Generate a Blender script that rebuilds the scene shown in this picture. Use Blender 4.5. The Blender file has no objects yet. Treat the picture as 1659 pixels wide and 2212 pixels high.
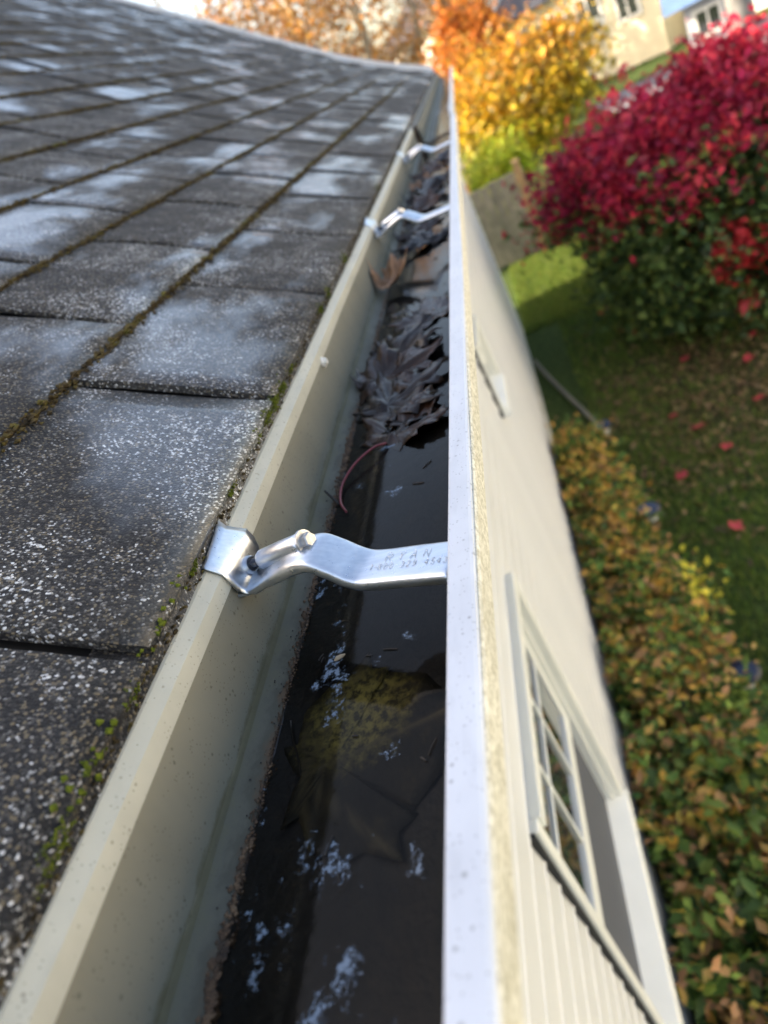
import bpy, bmesh, math, random
import numpy as np
from mathutils import Vector, Matrix, noise as mnoise

random.seed(7)
rng = np.random.default_rng(7)
S = bpy.context.scene
COL = S.collection
R_ = math.radians

# ------------------------------------------------------------------ camera, sky, sun, exposure
# origin = the photographer's eye; y runs along the gutter, x away from the house, z up
cam_d = bpy.data.cameras.new('camera')
cam = bpy.data.objects.new('camera', cam_d); COL.objects.link(cam)
RM = Matrix(((0.8906, 0.3328, 0.3099), (0.0790, 0.5579, -0.8262), (-0.4478, 0.7603, 0.4706)))
cam.matrix_world = RM.to_4x4()
cam_d.sensor_fit = 'VERTICAL'; cam_d.sensor_height = 36.0; cam_d.sensor_width = 27.0
cam_d.lens = 36.0 * 1512.0 / 2212.0
cam_d.clip_start = 0.01; cam_d.clip_end = 2000
cam_d.dof.use_dof = True; cam_d.dof.focus_distance = 0.44; cam_d.dof.aperture_fstop = 5.8
S.camera = cam

SUN_EL = R_(31.0); SUN_AZ = math.atan2(-1.0, -0.04)      # towards the sun: behind the ridge
W = bpy.data.worlds.new('World'); S.world = W; W.use_nodes = True
wn = W.node_tree.nodes; wl = W.node_tree.links
sky = wn.new('ShaderNodeTexSky'); sky.sky_type = 'NISHITA'; sky.sun_disc = False
sky.sun_elevation = SUN_EL; sky.sun_rotation = SUN_AZ
sky.air_density = 1.0; sky.dust_density = 3.0; sky.ozone_density = 1.0
wn['Background'].inputs['Strength'].default_value = 0.15
wl.new(sky.outputs['Color'], wn['Background'].inputs['Color'])
sd = bpy.data.lights.new('sun', 'SUN'); sd.energy = 4.8; sd.angle = R_(0.5); sd.color = (1.0, 0.91, 0.78)
sun = bpy.data.objects.new('sun', sd); COL.objects.link(sun)
sdir = Vector((math.sin(SUN_AZ) * math.cos(SUN_EL), math.cos(SUN_AZ) * math.cos(SUN_EL), math.sin(SUN_EL)))
sun.location = sdir * 30
sun.rotation_euler = sdir.to_track_quat('Z', 'Y').to_euler()
vs = S.view_settings
vs.view_transform = 'Standard'; vs.look = 'None'; vs.gamma = 1.0; vs.use_curve_mapping = False
vs.exposure = 1.92
vs.use_white_balance = True; vs.white_balance_temperature = 7300; vs.white_balance_tint = 11

# ------------------------------------------------------------------ helpers
def link(o, parent=None):
    COL.objects.link(o)
    if parent is not None: o.parent = parent
    return o
def mesh(name, v, f, mat=None, parent=None, smooth=False, cols=None):
    m = bpy.data.meshes.new(name)
    m.from_pydata([tuple(map(float, p)) for p in v], [], [tuple(map(int, q)) for q in f])
    if smooth: m.polygons.foreach_set('use_smooth', [True] * len(m.polygons))
    if cols is not None:
        a = m.color_attributes.new('Col', 'FLOAT_COLOR', 'POINT')
        c = np.ones((len(v), 4), 'f'); c[:, :3] = cols
        a.data.foreach_set('color', c.ravel())
    if mat: m.materials.append(mat)
    m.update()
    return link(bpy.data.objects.new(name, m), parent)
def fastmesh(name, v, f, mat, parent=None, cols=None, smooth=False):
    """v (n,3), f (m,k) arrays"""
    v = np.asarray(v, 'f'); f = np.asarray(f, 'i'); k = f.shape[1]
    m = bpy.data.meshes.new(name)
    m.vertices.add(len(v)); m.vertices.foreach_set('co', v.ravel())
    m.loops.add(f.size); m.loops.foreach_set('vertex_index', f.ravel())
    m.polygons.add(len(f)); m.polygons.foreach_set('loop_start', np.arange(0, f.size, k, dtype='i'))
    m.update(calc_edges=True)
    if smooth: m.polygons.foreach_set('use_smooth', np.ones(len(f), bool))
    if cols is not None:
        a = m.color_attributes.new('Col', 'FLOAT_COLOR', 'POINT')
        c = np.ones((len(v), 4), 'f'); c[:, :3] = cols
        a.data.foreach_set('color', c.ravel())
    m.materials.append(mat); m.validate(); m.update()
    return link(bpy.data.objects.new(name, m), parent)
def empty(name, loc=(0, 0, 0)):
    o = bpy.data.objects.new(name, None); o.location = loc; o.empty_display_size = 0.1
    return link(o)
def tag(o, label=None, cat=None, group=None, kind=None):
    if label: o['label'] = label
    if cat: o['category'] = cat
    if group: o['group'] = group
    if kind: o['kind'] = kind
    return o
BOXF = [(0, 3, 2, 1), (4, 5, 6, 7), (0, 1, 5, 4), (1, 2, 6, 5), (2, 3, 7, 6), (3, 0, 4, 7)]
class MB:
    def __init__(s): s.v = []; s.f = []
    def add(s, v, f):
        n = len(s.v); s.v += [tuple(p) for p in v]; s.f += [tuple(i + n for i in q) for q in f]; return s
    def box(s, a, b):
        (x0, y0, z0), (x1, y1, z1) = a, b
        return s.add([(x0, y0, z0), (x1, y0, z0), (x1, y1, z0), (x0, y1, z0), (x0, y0, z1), (x1, y0, z1), (x1, y1, z1), (x0, y1, z1)], BOXF)
    def tube(s, pts, rad, n=8, cap=True):
        pts = [Vector(p) for p in pts]
        if not hasattr(rad, '__len__'): rad = [rad] * len(pts)
        rings = []; base = len(s.v); ref = None
        for i, p in enumerate(pts):
            d = (pts[min(i + 1, len(pts) - 1)] - pts[max(i - 1, 0)]).normalized()
            if ref is None: ref = Vector((0, 0, 1)) if abs(d.z) < .9 else Vector((1, 0, 0))
            a = d.cross(ref).normalized(); b = d.cross(a).normalized()
            for k in range(n):
                t = 2 * math.pi * k / n
                s.v.append(tuple(p + (a * math.cos(t) + b * math.sin(t)) * rad[i]))
        for i in range(len(pts) - 1):
            for k in range(n):
                s.f.append((base + i * n + k, base + i * n + (k + 1) % n, base + (i + 1) * n + (k + 1) % n, base + (i + 1) * n + k))
        if cap:
            s.f.append(tuple(base + k for k in range(n))); s.f.append(tuple(base + (len(pts) - 1) * n + k for k in reversed(range(n))))
        return s
    def sweep_y(s, prof, ys, closed=False, jit=None):
        n = len(prof); base = len(s.v)
        for j, y in enumerate(ys):
            for i, (x, z) in enumerate(prof):
                dx = dz = 0
                if jit: dx, dz = jit(i, y)
                s.v.append((x + dx, y, z + dz))
        for j in range(len(ys) - 1):
            for i in range(n if closed else n - 1):
                a, b = base + j * n + i, base + j * n + (i + 1) % n
                s.f.append((a, b, b + n, a + n))
        if closed:
            s.f.append(tuple(base + i for i in range(n))); s.f.append(tuple(base + (len(ys) - 1) * n + i for i in reversed(range(n))))
        return s
    def build(s, name, mat, parent=None, smooth=False):
        return mesh(name, s.v, s.f, mat, parent, smooth)
def fix_normals(o):
    bm = bmesh.new(); bm.from_mesh(o.data); bmesh.ops.recalc_face_normals(bm, faces=bm.faces); bm.to_mesh(o.data); bm.free(); return o
def bevel(o, w, seg=2):
    m = o.modifiers.new('bevel', 'BEVEL'); m.width = w; m.segments = seg; m.limit_method = 'ANGLE'; m.angle_limit = R_(40); return o
def sstep(a, b, x):
    t = min(1, max(0, (x - a) / (b - a))); return t * t * (3 - 2 * t)

# ------------------------------------------------------------------ materials
class NT:
    def __init__(s, name):
        s.m = bpy.data.materials.new(name); s.m.use_nodes = True
        s.n = s.m.node_tree.nodes; s.l = s.m.node_tree.links
        s.p = s.n['Principled BSDF']; s.out = s.n['Material Output']
    def new(s, t, **kw):
        nd = s.n.new(t)
        for k, v in kw.items(): setattr(nd, k, v)
        return nd
    def put(s, sock, val):
        if hasattr(val, 'is_output') or isinstance(val, bpy.types.NodeSocket): s.l.new(val, sock)
        else: sock.default_value = val
    def coord(s, kind='Object'): return s.new('ShaderNodeTexCoord').outputs[kind]
    def geo(s): return s.new('ShaderNodeNewGeometry').outputs['Position']
    def mapping(s, vec, scale=(1, 1, 1), loc=(0, 0, 0)):
        m = s.new('ShaderNodeMapping'); s.l.new(vec, m.inputs['Vector']); s.put(m.inputs['Scale'], scale); s.put(m.inputs['Location'], loc); return m.outputs['Vector']
    def noise(s, vec, scale, detail=3, rough=.55, out='Fac'):
        n = s.new('ShaderNodeTexNoise'); s.l.new(vec, n.inputs['Vector']); s.put(n.inputs['Scale'], scale); s.put(n.inputs['Detail'], detail); s.put(n.inputs['Roughness'], rough); return n.outputs[out]
    def voro(s, vec, scale, out='Color', feature='F1'):
        n = s.new('ShaderNodeTexVoronoi', feature=feature); s.l.new(vec, n.inputs['Vector']); s.put(n.inputs['Scale'], scale); return n.outputs[out]
    def ramp(s, fac, stops, interp='LINEAR'):
        r = s.new('ShaderNodeValToRGB'); s.l.new(fac, r.inputs['Fac']); cr = r.color_ramp; cr.interpolation = interp
        while len(cr.elements) < len(stops): cr.elements.new(.5)
        for e, (p, c) in zip(cr.elements, stops):
            e.position = p; e.color = (c if hasattr(c, '__len__') else (c, c, c)) + (1,) if hasattr(c, '__len__') else (c, c, c, 1)
        return r.outputs['Color']
    def math(s, op, a, b=0.0, c=None, clamp=False):
        m = s.new('ShaderNodeMath', operation=op, use_clamp=clamp); s.put(m.inputs[0], a); s.put(m.inputs[1], b)
        if c is not None: s.put(m.inputs[2], c)
        return m.outputs[0]
    def mix(s, fac, a, b, blend='MIX'):
        m = s.new('ShaderNodeMix', data_type='RGBA', blend_type=blend); s.put(m.inputs[0], fac)
        for i, v in ((6, a), (7, b)):
            if isinstance(v, tuple) and len(v) == 3: v = v + (1,)
            s.put(m.inputs[i], v)
        return m.outputs[2]
    def sep(s, vec):
        x = s.new('ShaderNodeSeparateXYZ'); s.l.new(vec, x.inputs[0]); return x.outputs
    def bump(s, h, strength=.5, dist=.001, normal=None):
        b = s.new('ShaderNodeBump'); s.put(b.inputs['Strength'], strength); s.put(b.inputs['Distance'], dist); s.l.new(h, b.inputs['Height'])
        if normal is not None: s.l.new(normal, b.inputs['Normal'])
        s.l.new(b.outputs[0], s.p.inputs['Normal']); return b.outputs[0]
    def set(s, **kw):
        nm = dict(color='Base Color', rough='Roughness', metal='Metallic', spec='Specular IOR Level', trans='Transmission Weight', coat='Coat Weight', coatr='Coat Roughness', sss='Subsurface Weight', sheen='Sheen Weight')
        for k, v in kw.items():
            if isinstance(v, tuple) and len(v) == 3: v = v + (1,)
            s.put(s.p.inputs[nm[k]], v)
        return s
def simple(name, color, rough=.5, metal=0, nscale=None, namp=.25, bump=None):
    t = NT(name); c = color
    if nscale:
        n = t.noise(t.coord(), nscale, 4)
        lo = tuple(x * (1 - namp) for x in color); hi = tuple(min(1, x * (1 + namp)) for x in color)
        c = t.ramp(n, [(.3, lo), (.7, hi)])
        if bump: t.bump(n, bump[0], bump[1])
    t.set(color=c, rough=rough, metal=metal); return t.m

def mat_shingle():
    t = NT('asphalt_granules'); co = t.coord()
    rnd = t.new('ShaderNodeObjectInfo').outputs['Random']
    off = t.new('ShaderNodeVectorMath', operation='ADD'); t.l.new(co, off.inputs[0])
    cx = t.new('ShaderNodeCombineXYZ'); t.l.new(t.math('MULTIPLY', rnd, 37.0), cx.inputs[0]); t.l.new(t.math('MULTIPLY', rnd, 91.0), cx.inputs[1]); t.l.new(cx.outputs[0], off.inputs[1])
    v = off.outputs[0]; pos = t.geo()
    grain = t.voro(v, 640.0, 'Color'); gsep = t.new('ShaderNodeSeparateColor'); t.l.new(grain, gsep.inputs[0])
    gr = gsep.outputs[0]
    dist = t.voro(v, 640.0, 'Distance')
    patch = t.noise(pos, 9.0, 3); patch2 = t.noise(pos, 38.0, 3)
    pm = t.math('ADD', t.math('MULTIPLY', patch, .62), t.math('MULTIPLY', patch2, .38))
    # share of pale granules differs from patch to patch (weathered and fresh batches)
    shift = t.math('MULTIPLY', t.math('SUBTRACT', pm, .545), 1.15)
    g2 = t.math('ADD', gr, shift, clamp=True)
    col = t.ramp(g2, [(0, (.009, .009, .010)), (.40, (.017, .017, .018)), (.62, (.036, .035, .034)), (.77, (.070, .066, .062)), (.85, (.13, .125, .12)), (.92, (.36, .365, .37)), (1, (.62, .625, .63))])
    tan_ = t.math('GREATER_THAN', gsep.outputs[1], .88)
    col = t.mix(t.math('MULTIPLY', tan_, .55), col, (.20, .16, .10))
    col = t.mix(t.math('MULTIPLY', t.math('GREATER_THAN', dist, .62), .6), col, (.008, .008, .009))
    stain = t.ramp(t.noise(pos, 5.0, 4, .6), [(.52, 0.0), (.72, .30)])
    col = t.mix(stain, col, (.085, .078, .062), 'MIX')
    wet = t.ramp(t.noise(t.mapping(pos, (3.2, 1.5, 3.2), (3.1, .4, 0)), 1.6, 5, .6), [(.505, 0.0), (.61, 1.0)])
    rough = t.ramp(wet, [(0, .80), (1, .42)])
    h = t.math('ADD', t.math('MULTIPLY', dist, -1.0), t.math('MULTIPLY', gr, .5))
    bs = t.ramp(wet, [(0, .85), (1, .55)])
    t.bump(h, bs, .0011)
    t.set(color=col, rough=rough, spec=.3, coat=t.math('MULTIPLY', wet, .95), coatr=.27)
    return t.m
M = {}
M['shingle'] = mat_shingle()
M['deck'] = simple('asphalt_underlay', (.014, .013, .012), .9, 0, 60, .4)

def mat_moss(name, stops, sc=160, rough=.95):
    t = NT(name); p = t.geo()
    t.set(color=t.ramp(t.noise(p, sc, 4, .65), stops), rough=rough, spec=.15)
    t.bump(t.noise(p, 900, 3), 1.0, .0015); return t.m
M['moss_brown'] = mat_moss('moss_and_grit', [(.30, (.014, .012, .008)), (.45, (.050, .035, .016)), (.56, (.085, .063, .022)), (.66, (.10, .088, .020)), (.78, (.13, .14, .02))], 60)
M['moss_green'] = mat_moss('moss_green', [(.3, (.03, .042, .006)), (.55, (.10, .125, .012)), (.75, (.20, .21, .025))], 300)

def mat_painted(name, base, dark, specks=.55, rough=.45, stain_shade_z=None, lichen=None):
    t = NT(name); p = t.geo()
    cloud = t.noise(p, 14, 4, .6)
    c = t.ramp(cloud, [(.3, tuple(x * .90 for x in base)), (.7, tuple(min(1, x * 1.06) for x in base))])
    # little dirt specks of several sizes
    for sc, th, am in ((420, .16, .8), (170, .12, .9), (70, .07, .8)):
        d = t.voro(p, sc, 'Distance'); gate = t.math('GREATER_THAN', t.noise(p, sc * .22, 2), .50)
        m = t.math('MULTIPLY', t.ramp(d, [(th * .5, 1.0), (th * 1.6, 0.0)]), gate)
        c = t.mix(t.math('MULTIPLY', m, specks * am), c, dark)
    streak = t.noise(t.mapping(p, (120, 26, 9)), 1.0, 4, .6)
    c = t.mix(t.math('MULTIPLY', t.ramp(streak, [(.52, 0.0), (.75, 1.0)]), .22), c, tuple(x * .55 for x in base))
    r = t.ramp(cloud, [(.3, rough * .85), (.7, rough * 1.2)])
    if stain_shade_z:
        z = t.sep(p)[2]; wob = t.math('MULTIPLY', t.math('SUBTRACT', t.noise(t.mapping(p, (60, 34, 60)), 1.0, 5, .7), .5), .016)
        zz = t.math('ADD', z, wob)
        bk = t.math('LESS_THAN', t.sep(p)[0], -.19)
        for zc, hw, colr, am in stain_shade_z:
            am = t.math('MULTIPLY', bk, am)
            k = t.math('SUBTRACT', 1.0, t.math('DIVIDE', t.math('ABSOLUTE', t.math('SUBTRACT', zz, zc)), hw), clamp=True)
            c = t.mix(t.math('MULTIPLY', t.ramp(k, [(0.0, 0.0), (.7, 1.0)]), am), c, colr)
    if lichen:
        n = t.noise(t.mapping(p, (420, 190, 420)), 1.0, 6, .75)
        n2 = t.noise(p, 7.0, 3)
        k = t.math('MULTIPLY', t.ramp(n, [(.42, 0.0), (.62, 1.0)]), t.ramp(n2, [(.2, .5), (.6, 1.0)]))
        c = t.mix(t.math('MULTIPLY', k, .75), c, lichen)
    t.set(color=c, rough=r, spec=.4)
    t.bump(t.noise(p, 260, 3), .12, .0004)
    return t.m
M['trough'] = mat_painted('beige_painted_metal', (.205, .192, .142), (.04, .032, .022), .75, .62,
    [(-.2475, .0050, (.13, .115, .055), .75), (-.2600, .0180, (.060, .053, .034), .97), (-.2592, .0042, (.10, .052, .022), .85)])  # widest band darkens the floor colour to offset skylight; the others are stains
M['apron'] = mat_painted('beige_flashing', (.46, .44, .355), (.10, .08, .05), .7, .45)
M['lip'] = mat_painted('white_painted_metal', (.60, .61, .625), (.07, .06, .05), .6, .42)
M['lipface'] = mat_painted('weathered_white_metal', (.72, .68, .56), (.12, .10, .06), .5, .55, None, (.22, .19, .10))
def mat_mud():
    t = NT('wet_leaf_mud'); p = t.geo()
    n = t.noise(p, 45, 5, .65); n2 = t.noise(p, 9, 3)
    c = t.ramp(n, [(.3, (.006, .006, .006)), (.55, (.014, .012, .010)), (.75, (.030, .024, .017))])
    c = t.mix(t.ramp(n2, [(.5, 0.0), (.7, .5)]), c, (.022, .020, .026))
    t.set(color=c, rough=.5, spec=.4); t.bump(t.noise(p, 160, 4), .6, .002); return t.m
M['mud'] = mat_mud()
def mat_crust():
    t = NT('rusty_silt_crust'); p = t.geo(); n = t.noise(p, 120, 5, .7)
    t.set(color=t.ramp(n, [(.28, (.02, .013, .009)), (.5, (.085, .045, .022)), (.66, (.16, .095, .05)), (.8, (.22, .19, .14))]), rough=.85)
    t.bump(n, 1.0, .002); return t.m
M['crust'] = mat_crust()
def mat_water():
    t = NT('gutter_water'); n = t.n; l = t.l; p = t.geo()
    n.remove(t.p)
    tr = t.new('ShaderNodeBsdfTransparent'); tr.inputs[0].default_value = (.52, .50, .46, 1)
    gl = t.new('ShaderNodeBsdfGlossy'); gl.inputs['Roughness'].default_value = .07
    bp = t.new('ShaderNodeBump'); bp.inputs['Strength'].default_value = .06; bp.inputs['Distance'].default_value = .002
    l.new(t.noise(p, 55, 3), bp.inputs['Height']); l.new(bp.outputs[0], gl.inputs['Normal'])
    fr = t.new('ShaderNodeFresnel'); fr.inputs['IOR'].default_value = 1.18; l.new(bp.outputs[0], fr.inputs['Normal'])
    mx = t.new('ShaderNodeMixShader'); l.new(fr.outputs[0], mx.inputs[0]); l.new(tr.outputs[0], mx.inputs[1]); l.new(gl.outputs[0], mx.inputs[2])
    # pale blue-grey diffuse colour mixed over the water in ragged patches
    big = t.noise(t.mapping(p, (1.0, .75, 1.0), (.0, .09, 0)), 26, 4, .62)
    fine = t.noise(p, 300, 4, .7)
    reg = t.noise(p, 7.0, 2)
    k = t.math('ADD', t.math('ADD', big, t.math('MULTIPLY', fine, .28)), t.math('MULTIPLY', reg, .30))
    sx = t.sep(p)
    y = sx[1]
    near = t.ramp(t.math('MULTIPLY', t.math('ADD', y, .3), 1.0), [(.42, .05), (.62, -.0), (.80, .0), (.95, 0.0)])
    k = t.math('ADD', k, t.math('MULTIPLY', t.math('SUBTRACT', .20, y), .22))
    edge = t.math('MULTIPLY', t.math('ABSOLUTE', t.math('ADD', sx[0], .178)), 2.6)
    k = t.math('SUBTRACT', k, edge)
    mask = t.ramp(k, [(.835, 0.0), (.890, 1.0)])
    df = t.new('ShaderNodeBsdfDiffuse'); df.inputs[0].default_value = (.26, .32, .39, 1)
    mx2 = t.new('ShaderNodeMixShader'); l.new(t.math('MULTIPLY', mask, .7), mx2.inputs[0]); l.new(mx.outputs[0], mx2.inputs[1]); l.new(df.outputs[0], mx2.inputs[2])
    l.new(mx2.outputs[0], t.out.inputs[0]); return t.m
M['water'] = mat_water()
def mat_alu():
    t = NT('stamped_aluminium'); p = t.coord()
    n = t.noise(p, 180, 4, .6); n2 = t.noise(t.mapping(p, (25, 300, 300)), 1.0, 3)
    t.set(color=t.ramp(n2, [(.3, (.55, .58, .62)), (.7, (.68, .70, .73))]), metal=1.0, rough=t.ramp(n, [(.3, .26), (.7, .40)]))
    t.bump(t.noise(p, 320, 3), .10, .0005); return t.m
M['alu'] = mat_alu()
M['zinc'] = simple('zinc_plated_steel', (.42, .42, .42), .38, 1.0, 400, .25)
M['steel_dark'] = simple('dark_steel', (.10, .10, .11), .4, 1.0, 300, .3)
M['screw_white'] = simple('white_screw', (.72, .70, .64), .35)
def mat_leaf_wet(name, stops, rough=.30, sc=45, patch=None):
    t = NT(name); p = t.coord(); n = t.noise(p, sc, 6, .68)
    c = t.ramp(n, stops)
    rn = t.new('ShaderNodeObjectInfo').outputs['Random']
    if patch is None:
        c = t.mix(1.0, c, t.ramp(rn, [(0, (.55, .50, .50)), (.35, (1.0, .9, .8)), (.65, (1.7, 1.25, .85)), (1, (3.0, 2.0, 1.1))]), 'MULTIPLY')
    else:
        vd = t.new('ShaderNodeVectorMath', operation='DISTANCE'); t.l.new(p, vd.inputs[0]); vd.inputs[1].default_value = patch
        pk = t.ramp(t.math('ADD', vd.outputs['Value'], t.math('MULTIPLY', t.math('SUBTRACT', t.noise(p, 70, 5, .7), .5), .05)), [(.014, 1.0), (.040, 0.0)])
        c = t.mix(t.math('MULTIPLY', pk, t.ramp(t.noise(p, 160, 4, .7), [(.40, .12), (.58, 1.0)])), c, (.40, .33, .09))
    a = t.new('ShaderNodeAttribute', attribute_name='Col').outputs['Fac']
    c = t.mix(t.math('MULTIPLY', a, .4 if patch is None else .9), c, tuple(min(1, x * (1.0 if patch is None else 2.2) + .01) for x in stops[-2][1]))
    t.set(color=c, rough=rough, spec=.3); t.bump(t.noise(p, 130, 4), .6, .0016); return t.m
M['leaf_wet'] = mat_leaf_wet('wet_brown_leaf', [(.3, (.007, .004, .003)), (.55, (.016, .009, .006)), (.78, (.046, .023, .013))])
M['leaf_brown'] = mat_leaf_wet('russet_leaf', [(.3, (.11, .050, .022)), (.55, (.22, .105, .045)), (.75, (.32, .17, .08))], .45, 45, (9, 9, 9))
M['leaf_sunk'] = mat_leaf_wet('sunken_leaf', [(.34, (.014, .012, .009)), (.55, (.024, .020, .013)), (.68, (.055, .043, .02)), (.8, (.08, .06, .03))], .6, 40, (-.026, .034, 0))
M['stalk'] = simple('red_leaf_stalk', (.20, .030, .035), .4)
M['twig'] = simple('dark_twig', (.022, .016, .012), .7)

M['siding'] = simple('cream_vinyl_siding', (.60, .592, .555), .42, 0, 3.0, .05)
def mat_wallbase():
    t = NT('siding_mildew'); p = t.geo(); z = t.sep(p)[2]
    n = t.noise(t.mapping(p, (8, 3, 14)), 1.0, 5, .65)
    k = t.ramp(n, [(.46, 0.0), (.66, .7)])
    c = t.mix(k, (.58, .565, .51), (.36, .34, .18)); t.set(color=c, rough=.5); return t.m
M['siding_low'] = mat_wallbase()
M['vinyl'] = simple('white_vinyl', (.74, .73, .66), .35, 0, 6, .04)
M['soffit'] = simple('soffit_white', (.62, .61, .57), .5)
M['wood_fascia'] = simple('fascia_board', (.5, .48, .42), .6, 0, 20, .1)
M['screen'] = simple('insect_screen', (.075, .080, .092), .75, 0, 900, .2)
M['channel_shade'] = simple('dark_channel_shade', (.02, .02, .02), .8)
def mat_glass():
    t = NT('window_glass'); t.set(color=(.035, .04, .042), rough=.03, spec=.7, coat=1.0, coatr=.02); return t.m
M['glass'] = mat_glass()
M['concrete'] = simple('foundation_concrete', (.33, .31, .27), .9, 0, 12, .25, (.5, .004))

def mat_ground():
    t = NT('lawn_soil'); p = t.geo()
    n = t.noise(p, 1.1, 4, .6); n2 = t.noise(p, 26, 4, .7)
    g = t.ramp(n2, [(.3, (.030, .045, .014)), (.55, (.060, .090, .024)), (.75, (.11, .135, .04))])
    b = t.ramp(n2, [(.3, (.055, .040, .018)), (.6, (.11, .080, .036)), (.8, (.17, .12, .06))])
    sx = t.sep(p)
    d = t.math('ADD', t.math('ADD', t.math('POWER', t.math('DIVIDE', t.math('SUBTRACT', sx[1], 5.4), 1.25), 2.0), t.math('POWER', t.math('DIVIDE', t.math('SUBTRACT', sx[0], 1.0), 1.15), 2.0)), t.math('MULTIPLY', n, 1.4))
    k = t.ramp(d, [(.75, 1.0), (1.0, 0.0)]) if False else t.math('SUBTRACT', 1.9, d, clamp=True)
    t.set(color=t.mix(t.math('MULTIPLY', k, .6), g, b), rough=.95, spec=.1)
    t.bump(n2, .8, .03); return t.m
M['ground'] = mat_ground()
def mat_leaf(name, trans=.35, rough=.5, spec=.3):
    t = NT(name); a = t.new('ShaderNodeAttribute', attribute_name='Col').outputs['Color']
    t.set(color=a, rough=rough, spec=spec)
    tl = t.new('ShaderNodeBsdfTranslucent'); t.l.new(a, tl.inputs[0])
    mx = t.new('ShaderNodeMixShader'); mx.inputs[0].default_value = trans
    t.l.new(t.p.outputs[0], mx.inputs[1]); t.l.new(tl.outputs[0], mx.inputs[2]); t.l.new(mx.outputs[0], t.out.inputs[0]); return t.m
M['leafcol'] = mat_leaf('leaf_surface')
M['grass'] = mat_leaf('grass_blade', .25, .55, .2)
M['bark'] = simple('tree_bark', (.16, .12, .085), .9, 0, 18, .4, (.8, .02))
M['bark_pale'] = simple('pale_bark', (.30, .24, .16), .9, 0, 10, .3, (.8, .02))
M['bark_grey'] = simple('grey_bark', (.17, .165, .155), .9, 0, 6, .3, (.8, .02))
M['fence'] = simple('grey_fence_board', (.20, .185, .145), .85, 0, 9, .25)
M['post'] = simple('cedar_post', (.28, .18, .085), .8, 0, 12, .25)
M['wall_cream'] = simple('cream_far_wall', (.66, .58, .40), .7, 0, 3, .06)
M['wall_white'] = simple('white_far_wall', (.78, .76, .70), .6, 0, 3, .04)
M['wall_grey'] = simple('grey_far_wall', (.40, .42, .45), .7, 0, 3, .06)
M['roof_dark'] = simple('dark_far_roof', (.05, .05, .06), .8, 0, 8, .3)
M['roof_blue'] = simple('blue_grey_far_roof', (.10, .17, .30), .5, 0, 5, .15)
M['asphalt'] = simple('driveway_asphalt', (.17, .175, .19), .9, 0, 14, .2)
M['solar'] = simple('solar_panel', (.008, .012, .035), .15, 0, 40, .2)
M['lamp_clear'] = simple('cloudy_plastic', (.62, .60, .55), .3)
M['black_plastic'] = simple('black_plastic', (.02, .02, .024), .45)
M['orange_wood'] = simple('orange_stained_wood', (.55, .24, .09), .6, 0, 9, .2)
M['tyre'] = simple('tyre_rubber', (.02, .02, .02), .8)

# ------------------------------------------------------------------ the ground
G0 = -3.14
def gz(x, y):
    return G0 + 0.40 * sstep(4.2, 9.6, y)
xs = np.concatenate([[-400, -150, -60, -30, -20], np.arange(-15, 15.01, .6), [20, 30, 60, 150, 400]])
ys = np.concatenate([[-400, -120, -40, -20], np.arange(-10, 30.01, .5), [36, 50, 80, 150, 300, 600]])
gv = [(x, y, gz(x, y)) for y in ys for x in xs]
gf = [(j * len(xs) + i, j * len(xs) + i + 1, (j + 1) * len(xs) + i + 1, (j + 1) * len(xs) + i) for j in range(len(ys) - 1) for i in range(len(xs) - 1)]
tag(mesh('ground', gv, gf, M['ground'], smooth=True), kind='structure')

# ------------------------------------------------------------------ the house
house = tag(empty('house', (-0.36, 0, G0)), 'cream sided house with dark shingled roof carrying the gutter', 'house')
HB = Matrix.Translation((0.36, 0, -G0))
def hp(o):                       # parent to the house, keep world placement
    o.parent = house; o.matrix_parent_inverse = HB; return o
Y_END, Y_BACK = 8.2, -6.5
# roof profile by arc length
PX0, PZ0 = -.243, -.1705
prof = [(PX0, PZ0, R_(29.5))]
DS = .01
for i in range(560):
    x, z, a = prof[-1]; u = PX0 - x
    deg = 29.5 + 1.5 * min(1, u / .3) + 8.0 * min(1, max(0, (u - .3) / .6))
    a = R_(deg); prof.append((x - math.cos(a) * DS, z + math.sin(a) * DS, a))
def P(s):
    t = max(0, s / DS); i = min(int(t), len(prof) - 2); fr = t - i
    a, b = prof[i], prof[i + 1]
    return a[0] + (b[0] - a[0]) * fr, a[1] + (b[1] - a[1]) * fr
S_RIDGE = 4.3
rx, rz = P(S_RIDGE)
EXP = .18
# roof deck both sides (closed slab)
pts = [P(s) for s in np.linspace(0, S_RIDGE, 40)]
low = [(x, z - .008) for x, z in pts]
back = [(2 * rx - x, z) for x, z in reversed(pts)]
under = [(2 * rx - PX0, PZ0 - .16)] + [(rx, rz - .20)] + [(PX0 - .012, PZ0 - .16)] 
ring = [(PX0 - .004, PZ0 - .009)] + low[1:] + [(x, z - .008) for x, z in back[1:]] + under
roof = MB().sweep_y(ring, [Y_BACK, Y_END - .02], closed=True).build('roof', M['deck']); hp(fix_normals(roof))

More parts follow.
